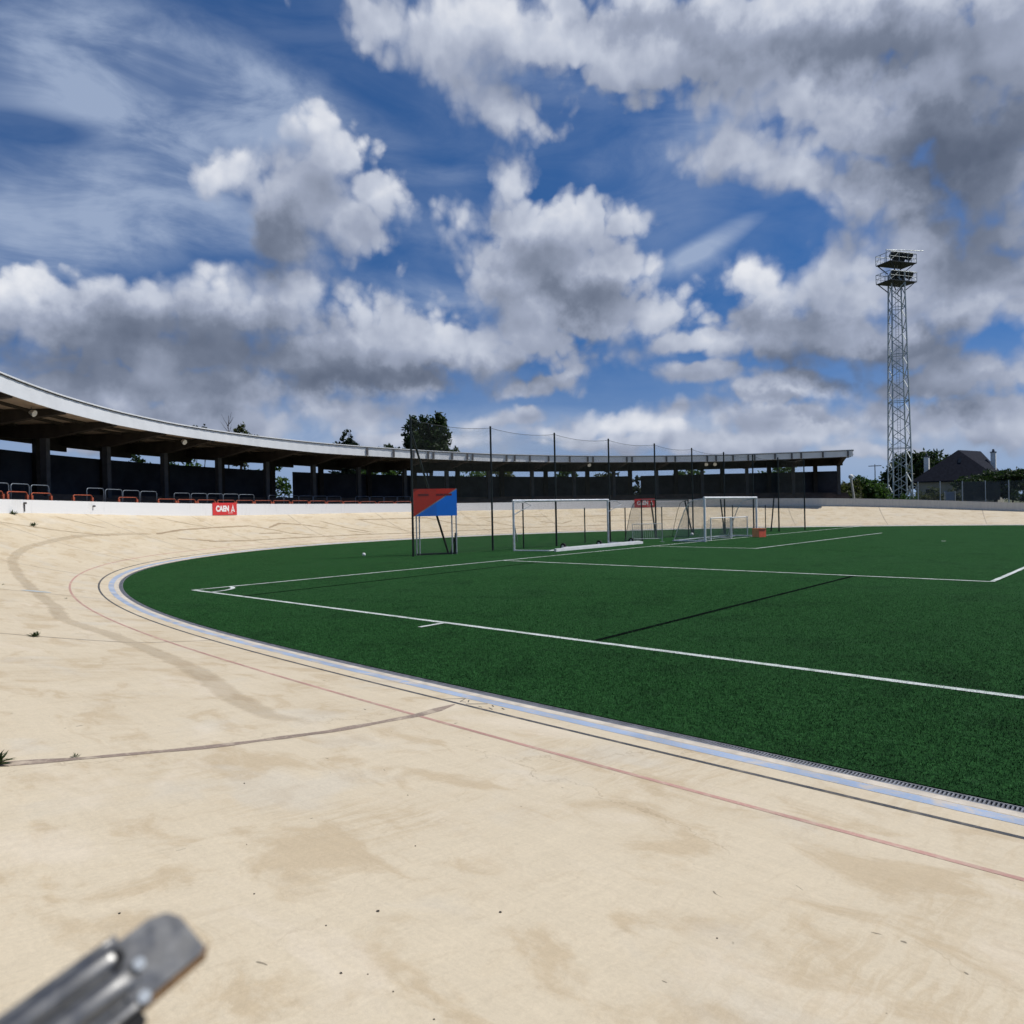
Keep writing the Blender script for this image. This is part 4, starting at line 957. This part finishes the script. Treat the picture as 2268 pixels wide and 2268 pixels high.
# ================================================================ house
h0 = Vector((114.2, 5.0, 1.2)); ho = thing('house', 'house with dark slate hipped roof and two pale chimneys beyond the track', 'house', h0)
ha = math.radians(4.5); hr = Vector((math.sin(ha), -math.cos(ha), 0)); hf = Vector((math.cos(ha), math.sin(ha), 0))
def hp(x, y, z): return h0 + hr*x + hf*y + Z*(z-1.2)
hk = lambda mb, n, m, par=None, **k: mb.build(n, m, par or ho, h0, **k)
xl, xr, yf, yb, ze, za = -5.6, 5.4, -3.4, 9.5, 4.75, 9.2
mb = MB(); mb.sweep([[hp(xl+.6, yf+.6, 1.0), hp(xr-.6, yf+.6, 1.0), hp(xr-.6, yb-.6, 1.0), hp(xl+.6, yb-.6, 1.0)], [hp(xl+.6, yf+.6, ze+.05), hp(xr-.6, yf+.6, ze+.05), hp(xr-.6, yb-.6, ze+.05), hp(xl+.6, yb-.6, ze+.05)]]); hk(mb, 'wall', M['render'])
A = hp(0, .2, za); B = hp(2.2, 6.0, za-.05); e = [hp(xl, yf, ze), hp(xr, yf, ze), hp(xr, yb, ze), hp(xl, yb, ze)]
mb = MB(); mb.quad(e[0], e[1], A); mb.quad(e[1], e[2], B, A); mb.quad(e[2], e[3], B); mb.quad(e[3], e[0], A, B)
mb.quad(*[p-Z*.18 for p in reversed(e)])
for k in range(4): mb.quad(e[k], e[(k+1) % 4], e[(k+1) % 4]-Z*.18, e[k]-Z*.18)
rf = hk(mb, 'roof', M['slate'])
mb = MB(); a = e[0].lerp(e[1], .54).lerp(A, .56); b = e[0].lerp(e[1], .62).lerp(A, .56); up = (A-e[0].lerp(e[1], .5)).normalized()*.9; nn = (b-a).cross(up).normalized()*.07
if nn.z < 0: nn = -nn
mb.sweep([[a, b, b+up, a+up], [a+nn, b+nn, b+up+nn, a+up+nn]]); hk(mb, 'roof_window', M['glass'], rf)
for x, y, z1, wd in ((-4.1, .6, 8.4, .62), (4.05, 3.0, 8.7, .62)):
    mb = MB(); p = hp(x, y, 0); mb.beam(hp(x, y, 4.2), hp(x, y, z1), wd, .95, hf); ch = hk(mb, 'chimney', M['chimney'], rf)
    mb = MB(); mb.beam(hp(x, y, z1), hp(x, y, z1+.12), wd+.14, 1.08, hf); mb.tube(hp(x, y, z1+.12), hp(x, y, z1+.5), .2, 8, .12); hk(mb, 'chimney_cap', M['trim'])
for x in (-3.2, 1.6):
    mb = MB(); mb.beam(hp(x, yf+.57, 2.0), hp(x, yf+.57, 3.6), 1.1, .06, hf); wn = hk(mb, 'window', M['glass'])
mb = MB(); mb.beam(hp(-1.0, yf+.55, 1.0), hp(-1.0, yf+.55, 3.3), 1.0, .08, hf); hk(mb, 'door', M['gate'])

# ================================================================ trees and bushes
def tree(name, label, base, lobes, leaf, mat, nleaf, trunk_r=.22, trunk_h=None, cat='tree', group=None, bark='bark', droop=0.0, seed=1):
    """lobes: (dx, dy, z, rx, rz) ellipsoids in metres above the base"""
    R = random.Random(seed); B = Vector(base); o = thing(name, label, cat, B, group)
    zt = max(l[2] for l in lobes)
    mb = MB(); th = trunk_h or zt
    pts = [B+Vector((R.uniform(-.03, .03)*th*k/4, R.uniform(-.03, .03)*th*k/4, th*k/4 - (.3 if k == 0 else 0))) for k in range(5)]
    mb.path(pts, [trunk_r, trunk_r*.8, trunk_r*.6, trunk_r*.4, trunk_r*.15], 8)
    for l in lobes:
        c = B+Vector((l[0], l[1], l[2])); s0 = pts[1].lerp(pts[3], R.random()); mb.path([s0, s0.lerp(c, .5)+Vector((0, 0, .1*l[3])), c], [trunk_r*.35, trunk_r*.22, trunk_r*.08], 6)
    mb.build('trunk', M[bark], o, B)
    mb = MB(); tot = sum(l[3]*l[3]*l[4] for l in lobes)
    for l in lobes:
        c = B+Vector((l[0], l[1], l[2])); n = int(nleaf*l[3]*l[3]*l[4]/tot)
        cl = [Vector((R.gauss(0, 1), R.gauss(0, 1), R.gauss(0, 1))).normalized()*(R.random()**.4) for _ in range(max(6, n//26))]
        for k in range(n):
            q = R.choice(cl)+Vector((R.gauss(0, .13), R.gauss(0, .13), R.gauss(0, .12)))
            p = c+Vector((q.x*l[3], q.y*l[3], q.z*l[4]))
            if p.z < B.z+.05: continue
            u = Vector((R.gauss(0, 1), R.gauss(0, 1), R.gauss(0, 1)-droop)).normalized(); v = u.cross(Vector((R.gauss(0, 1), R.gauss(0, 1), R.gauss(0, 1)))).normalized()
            a = leaf*R.uniform(.6, 1.3); mb.quad(p-u*a, p+v*a*.42, p+u*a, p-v*a*.42)
    mb.build('crown', M[mat], o, B, recalc=False)
    return o
tree('broadleaf_tree', 'large dark two headed tree rising over the stand roof beside the tall net pole', (49.4, 46.2, 1.0), [(-1.1, .9, 9.6, 1.5, 2.6), (.7, -.7, 9.8, 1.45, 2.4), (-.1, .1, 8.0, 2.1, 2.0), (-1.6, 1.4, 8.2, 1.0, 1.3), (1.6, -1.4, 7.9, 1.1, 1.3), (-1.2, 1.0, 11.5, .8, 1.0), (.8, -.7, 11.6, .75, .9)], .27, 'leaf_dark', 9000, .35, seed=3)
tree('conifer', 'small cone shaped dark conifer showing above the stand roof, left of the large tree', (47.1, 59.1, 1.0), [(0, 0, 6.5, 2.4, 1.6), (0, 0, 8.2, 2.0, 1.2), (0, 0, 9.3, 1.6, 1.0), (0, 0, 10.2, 1.1, .9), (0, 0, 11.0, .6, .7), (0, 0, 11.5, .3, .4)], .25, 'leaf_conifer', 4200, .25, seed=4)
tree('round_tree', 'low round tree top just above the roof between the conifer and the large tree', (50.8, 55.0, 1.0), [(-.5, .4, 8.4, 1.4, 1.0), (.5, -.5, 8.3, 1.2, .9), (0, 0, 6.5, 1.6, 1.5)], .24, 'leaf_dark', 2400, .2, seed=5)
tree('leafy_tree', 'grey green tree top above the roof beside the bare branches', (33.0, 59.8, 1.0), [(.1, 0, 10.3, .8, 1.0), (-.5, .3, 9.7, .8, .8), (.6, -.5, 9.7, .9, .8), (0, 0, 9.0, 1.3, .9), (0, 0, 7.5, 1.3, 1.2)], .22, 'leaf_olive', 2600, .2, seed=6)
for (x, y), l, sd in (((29.55, 63.5), 'tiny dark tree tip above the roof, left of its twin, far left of the conifer', 7), ((30.1, 62.9), 'tiny dark tree tip above the roof, right of its twin, far left of the conifer', 8)):
    tree('slender_tree', l, (x, y, 1.0), [(0, 0, 11.0, .36, .36), (0, 0, 9.0, .3, .9)], .12, 'leaf_conifer', 420, .08, trunk_h=11.3, group='twin tree tips above the roof', seed=sd)
B = Vector((32.0, 60.9, 1.0)); o = thing('bare_tree', 'thin leafless branches sticking up above the roof next to the grey green tree', 'tree', B); R = random.Random(5)
mb = MB(); mb.path([B, B+Z*6, B+Vector((.1, 0, 12.3))], [.12, .08, .02], 6); mb.build('trunk', M['bark'], o, B)
mb = MB()
for k in range(22):
    s = B+Z*R.uniform(7.5, 11.3); t = R.uniform(0, 6.28); L = R.uniform(.6, 1.6); e2 = s+Vector((math.cos(t)*L*.7, math.sin(t)*L*.7, L)); mb.path([s, s.lerp(e2, .5)+Vector((0, 0, -.1)), e2], [.03, .02, .008], 4)
mb.build('branches', M['bark'], o, B)
for k, (s, w, h, r, mt, lab) in enumerate(((105.3, 20.5, 5.4, 1.0, 'leaf_dark', 'shrub top peeping over the back wall under the roof, farthest left'), (107.4, 20.0, 5.5, 1.2, 'leaf_mid', 'green shrub top over the back wall, above the left red banner'),
        (111.5, 18.6, 4.9, 1.5, 'leaf_mid', 'light green bush filling the open gap in the back wall'), (119.0, 20.5, 5.6, 1.7, 'leaf_mid', 'bush top under the roof just left of the red and blue board'), (125.5, 20.5, 5.3, 1.9, 'leaf_mid', 'leafy bush top over the back wall, right of the red and blue board'),
        (127.6, 21.0, 5.2, 1.4, 'leaf_olive', 'olive bush top over the back wall, behind the second net pole'), (132.0, 20.5, 5.2, 1.5, 'leaf_mid', 'bush top over the back wall, above the left football goal'),
        (135.2, 20.5, 5.3, 1.2, 'leaf_olive', 'olive bush top left of the second gap in the back wall'), (141.0, 20.5, 5.0, 1.6, 'leaf_mid', 'bush top over the back wall, above the white football goal'), (147.6, 20.5, 5.2, 1.9, 'leaf_mid', 'bush top over the back wall near the right end of the stand'))):
    c = P3(s, w, 1.0); tree('bush', lab, c, [(0, 0, h*.86, r*1.15, h*.22), (r*.5, .3, h*.55, r*1.1, h*.3), (-r*.5, -.3, h*.5, r*1.1, h*.3), (0, 0, h*.25, r, h*.25)], .24, mt, 2600, .08, cat='bush', group='bushes behind the stand', seed=20+k)
for s, h, lab, sd in ((136.05, 4.9, 'dark conifer on the left side of the second gap in the back wall', 41), (137.45, 4.6, 'dark conifer on the right side of the second gap in the back wall', 42)):
    c = P3(s, 20, 1.0); tree('dark_conifer', lab, c, [(0, 0, 1.2, 1.3, 1.2), (0, 0, 2.6, 1.0, 1.0), (0, 0, 3.7, .6, .8), (0, 0, h-.5, .3, .5)], .2, 'leaf_conifer', 1900, .1, group='conifers in the wall gap', seed=sd)
# right of the stand
tree('green_bush', 'bright green bush beside the right end of the stand', (77.4, 6.3, 1.2), [(.3, -.3, 1.7, 1.5, 1.5), (-.5, .6, 2.4, 1.0, 1.2), (.9, -1.2, 1.2, 1.0, 1.0), (-.2, .3, 3.2, .6, .7), (1.2, -1.6, 1.9, .5, .7)], .2, 'leaf_mid', 5000, .08, cat='bush', seed=51)
tree('dark_bush', 'dark brownish bush in the shade at the right end of the stand', (74.4, 7.6, 1.2), [(0, 0, 1.4, 1.7, 1.4), (.7, -.6, 2.3, 1.0, 1.0), (-1.0, .9, 1.1, 1.2, 1.0)], .2, 'leaf_olive', 3600, .08, cat='bush', seed=52)
tree('garden_tree', 'large dark round tree behind the left chimney of the house', (126.5, 13.2, 1.0), [(-2.4, 2.2, 4.8, 2.8, 2.8), (1.0, -.8, 6.0, 3.4, 2.9), (-1.2, 1.0, 7.0, 2.3, 2.0), (3.2, -3.0, 6.2, 2.2, 2.2), (-3.3, 3.1, 3.0, 2.4, 2.2)], .36, 'leaf_dark', 9000, .35, seed=53)
tree('garden_tree', 'spreading dark tree in front of the right half of the house', (106.2, -.9, 1.2), [(-1.8, 1.9, 3.1, 1.8, 1.0), (.3, -.2, 3.6, 1.9, 1.2), (1.9, -2.2, 3.4, 1.9, 1.3), (-3.0, 3.1, 2.8, 1.2, .8), (3.2, -3.4, 2.4, 1.2, 1.2), (0, 0, 1.8, 2.4, 1.0)], .24, 'leaf_dark', 7500, .25, seed=54)
tree('hedge', 'clipped green brown hedge at the foot of the house front', (100.5, 4.8, 1.1), [(-1.4, 1.6, 1.3, 1.2, 1.1), (0, 0, 1.4, 1.3, 1.15), (1.4, -1.6, 1.3, 1.2, 1.1)], .15, 'leaf_olive', 2200, .08, cat='hedge', seed=55)
tree('low_bush', 'low green bush around the foot of the floodlight mast', (90.2, 6.8, 1.1), [(-.7, .8, 1.1, 1.1, .9), (.6, -.6, 1.0, 1.1, .8), (1.4, -1.5, .8, .8, .7)], .15, 'leaf_mid', 1600, .06, cat='bush', seed=56)
for k, (x, y, h, lab) in enumerate(((204, 12.0, 6.2, 'small distant tree on the skyline right of the house, tallest'), (212, 5.0, 4.2, 'distant low tree on the skyline, second from the right edge'), (222, 1.0, 5.0, 'distant tree on the skyline at the right edge of the view'), (196, 17.0, 3.6, 'distant low tree on the skyline just right of the dark garden tree'), (215, -4, 3.8, 'distant low tree on the skyline just outside the house gardens'))):
    tree('distant_tree', lab, (x, y, .4), [(0, 0, h*.7, h*.22, h*.3), (.6, -.8, h*.4, h*.34, h*.32)], .5, 'leaf_dark', 700, .2, group='distant trees on the right skyline', seed=70+k)

# ---------------------------------------------------------------- fences, sheds, poles on the right
fp = [(83.63, 2.74), (85.3, .91), (86.98, -.93), (88.72, -2.84), (90.5, -4.78), (92.4, -6.8)]
f0 = Vector((*fp[0], 1.2)); cf = thing('chain_link_fence', 'chain link fence on pale steel posts in front of the house', 'fence', f0)
for x, y in fp:
    mb = MB(); mb.tube((x, y, 1.0), (x, y, 4.12), .055, 8); mb.build('post', M['steel'], cf, f0)
def panel(mb, a, b, z0, z1):
    L = math.hypot(b[0]-a[0], b[1]-a[1]); i = len(mb.v)
    for p, u in ((a, 0), (b, L)):
        for z in (z0, z1): mb.v.append((p[0], p[1], z)); mb.uv.append((u, z))
    mb.f.append((i, i+2, i+3, i+1))
mb = MB()
for a, b in zip(fp[:-1], fp[1:]): panel(mb, a, b, 1.05, 4.05)
mb.build('wire_mesh', M['chain'], cf, f0)
mb = MB(); sh = lambda p: (p[0]+.07, p[1]+.06)
panel(mb, sh(fp[2]), sh(fp[3]), 1.9, 4.0); panel(mb, sh((88.9, -3.0)), sh((89.9, -4.1)), 1.9, 3.9); mb.build('windbreak_mesh', M['windbreak'], cf, f0)
for n, (x, y), wd, h, lab in (('sheet_gate', (86.2, .15), .95, 1.75, 'blue grey sheet metal gate beside the chain link fence, in front of the house'), ('sheet_cabinet', (92.6, 9.6), .9, 1.95, 'pale blue grey metal cabinet left of the mast foot')):
    c = Vector((x, y, 1.2)); o = thing(n, lab, 'gate' if 'gate' in n else 'cabinet', c)
    mb = MB(); mb.beam(c, c+Z*h, wd, .08 if 'gate' in n else .5, fwd); mb.build('sheet', M['gate'], o, c)
    mb = MB(); mb.beam(c+hr*(wd/2+.04), c+hr*(wd/2+.04)+Z*(h+.05), .07, .07); mb.beam(c-hr*(wd/2+.04), c-hr*(wd/2+.04)+Z*(h+.05), .07, .07); mb.build('frame', M['steel'], o, c)
c = Vector((110.5, 17.8, 1.0)); o = thing('shed', 'small far building with grey roof seen left of the mast foot', 'shed', c); a = hr*2.2; d = hf*1.6
mb = MB(); mb.sweep([[c-a-d, c+a-d, c+a+d, c-a+d], [p+Z*2.4 for p in (c-a-d, c+a-d, c+a+d, c-a+d)]]); mb.build('wall', M['render'], o, c)
mb = MB(); a2 = a*1.1; d2 = d*1.12; mb.quad(c-a2-d2+Z*2.4, c+a2-d2+Z*2.4, c+a2*.7+Z*3.9, c-a2*.7+Z*3.9); mb.quad(c+a2+d2+Z*2.4, c-a2+d2+Z*2.4, c-a2*.7+Z*3.9, c+a2*.7+Z*3.9); mb.quad(c+a2-d2+Z*2.4, c+a2+d2+Z*2.4, c+a2*.7+Z*3.9); mb.quad(c-a2+d2+Z*2.4, c-a2-d2+Z*2.4, c-a2*.7+Z*3.9); mb.build('roof', M['slate'], o, c)
c = Vector((150.8, 27.1, .8)); o = thing('telegraph_pole', 'thin distant telegraph pole with crossarm left of the mast', 'pole', c)
mb = MB(); mb.tube(c, c+Z*8.6, .12, 8, .08); mb.build('pole_shaft', M['bark'], o, c); mb = MB(); mb.beam(c+Z*8.3-hr*1.2, c+Z*8.3+hr*1.2, .14, .14); mb.build('crossarm', M['bark'], o, c)
c = Vector((72.55, 5.95, 1.4)); o = thing('pale_post', 'leaning pale post with a round head at the right end of the stand', 'post', c)
mb = MB(); e2 = Vector((72.3, 6.25, 4.4)); mb.tube(c, e2, .13, 10, .11); mb.build('shaft', M['pale_bark'], o, c); mb = MB(); mb.ball(e2+Z*.25, .26, 12); mb.build('head', M['chimney'], o, c, smooth=True)
mb = MB(); a = Vector((95, -2.5, 1.215)); b = Vector((125, -16, 1.215)); n = Vector((.4, .9, 0))*3.0; mb.quad(a-n, b-n, b+n, a+n); tag(mb.build('path', M['asphalt']), kind='structure')

# ================================================================ weeds and pebbles on the track
def weed(s, w, size, n, label, seed, mat='weed'):
    R = random.Random(seed); c = PT(s, w, .004); mb = MB()
    for k in range(n):
        t = R.uniform(0, 6.28); el = R.uniform(.15, 1.2); L = size*R.uniform(.5, 1.1); d = Vector((math.cos(t)*math.cos(el), math.sin(t)*math.cos(el), math.sin(el)))
        sd = d.cross(Z).normalized()*L*R.uniform(.07, .13); st = c+Vector((R.uniform(-.3, .3)*size, R.uniform(-.3, .3)*size, 0))
        mb.quad(st, st+d*L*.45+sd, st+d*L-Z*L*.12, st+d*L*.45-sd)
    tag(mb.build('weed_tuft', M[mat], None, c, recalc=False), label, 'weed')
weed(60.66, 4.68, .12, 60, 'green weed tuft growing from the wide joint at the left edge of the view', 1)
weed(60.60, 4.20, .035, 26, 'tiny dark weed in the wide joint a little right of the green tuft', 2)
weed(66.95, 2.95, .10, 60, 'dark weed clump in the thin joint above the wide one', 3)
weed(73.5, 1.52, .05, 16, 'small dry leaf clump on the track left of the pitch corner', 4)
weed(89.6, 5.7, .22, 40, 'dark weed high on the banking at far left below the white wall', 5)
weed(75.4, 2.7, .05, 14, 'small dark leaf tuft beside the pale blue paint patch', 6)
weed(90.2, 6.9, .25, 40, 'dark weed at the foot of the white wall at far left', 9)
for k, (s, w, r) in enumerate(((59.43, 3.55, .010), (57.95, 4.28, .008), (57.46, 3.96, .014), (57.1, 3.56, .012), (56.94, 4.29, .007), (57.09, 4.29, .006), (57.16, 4.36, .010), (56.72, 4.29, .007), (57.5, 4.2, .008), (56.32, 3.04, .008), (58.49, 4.03, .006), (57.92, 3.36, .008), (58.13, 4.79, .010))):
    r *= .55; c = PT(s, w, 0); mb = MB(); mb.ball(c+Z*r*.3, r, 8, .55)
    for q in range(len(mb.v)):
        v = Vector(mb.v[q]); mb.v[q] = tuple(c+(v-c)*rng.uniform(.8, 1.2))
    tag(mb.build('pebble', M['stone'], None, c), 'tiny dark pebble lying on the pale track surface in the foreground', 'pebble', 'tiny pebbles on the track')

# ================================================================ near rail end, lower left
ray_ = (_f + _r2*((288-1134)/1656.5) - _u2*((2146-1134)/1656.5)); ctr = EYE + ray_*.385
nv = (-ray_.normalized()*.92 + Z*.3).normalized()
ang = math.radians(46); xv = (_r2*math.cos(ang)+_u2*math.sin(ang)); xv = (xv-nv*xv.dot(nv)).normalized(); yv = nv.cross(xv)       # yv: up-left side
fo = thing('steel_rail', 'ribbed galvanised steel rail end with bolts close up in the bottom left corner', 'rail', ctr)
fk = lambda mb, n, m, par=None, **k: mb.build(n, m, par or fo, ctr, **k)
def fp_(x, y, z): return ctr + xv*x + yv*y + nv*z
mb = MB(); prof2 = []
for k in range(41):
    y = .0195 - .039*k/40
    z = .0055*max(0, 1-((y-.0100)/.0060)**2)**.5 + .0062*max(0, 1-((y+.0035)/.0068)**2)**.5 + .0045*max(0, 1-((y+.0175)/.0045)**2)**.5
    prof2.append((y, z))
secs = []
for x in (-.62, -.4, -.2, -.1, -.05, -.02, -.006, .002):
    sc_ = 1 if x < -.01 else (.75 if x < 0 else .25)
    top_ = [fp_(x, y, z*sc_) for y, z in prof2]; bot = [fp_(x, y, z*sc_-.0016) for y, z in reversed(prof2)]
    secs.append(top_+bot)
mb.sweep(secs); fk(mb, 'ribbed_strip', M['rail'], smooth=True)
mb = MB(); out = [(-.012, .0145), (.018, .0155), (.026, .0125), (.0305, .0060), (.0325, -.0145), (.030, -.0165), (-.006, -.0175)]
mb.sweep([[fp_(x, y, -.002) for x, y in out], [fp_(x, y, .0012) for x, y in out]]); pl = fk(mb, 'end_plate', M['rail'])
mb = MB(); e2 = [(.0325, -.0145), (.030, -.0165), (-.006, -.0180), (-.006, -.0205), (.031, -.0190), (.0345, -.0150)]
mb.sweep([[fp_(x, y, -.007) for x, y in e2], [fp_(x, y, -.0005) for x, y in e2]]); fk(mb, 'rusty_edge', M['rust'])
mb = MB(); mb.tube(fp_(-.004, .0085, .0012), fp_(-.004, .0085, .0030), .0048, 14); fk(mb, 'plug', M['rubber'])
mb = MB(); mb.tube(fp_(.004, -.0015, .0012), fp_(.004, -.0015, .0042), .0030, 12); fk(mb, 'rivet', M['steel'])
mb = MB(); mb.tube(fp_(-.001, -.0165, .0005), fp_(-.001, -.0165, .0042), .0030, 12); fk(mb, 'screw', M['steel'])
mb = MB(); mb.tube(fp_(-.010, -.0225, -.006), fp_(-.010, -.0225, .0005), .0062, 6); fk(mb, 'nut', M['rubber'])
pe = fp_(-.60, 0, -.004); gz = 0.72
mb = MB(); mb.tube((pe.x, pe.y, .45), (pe.x, pe.y, pe.z), .024, 12); fk(mb, 'support_post', M['steel'])
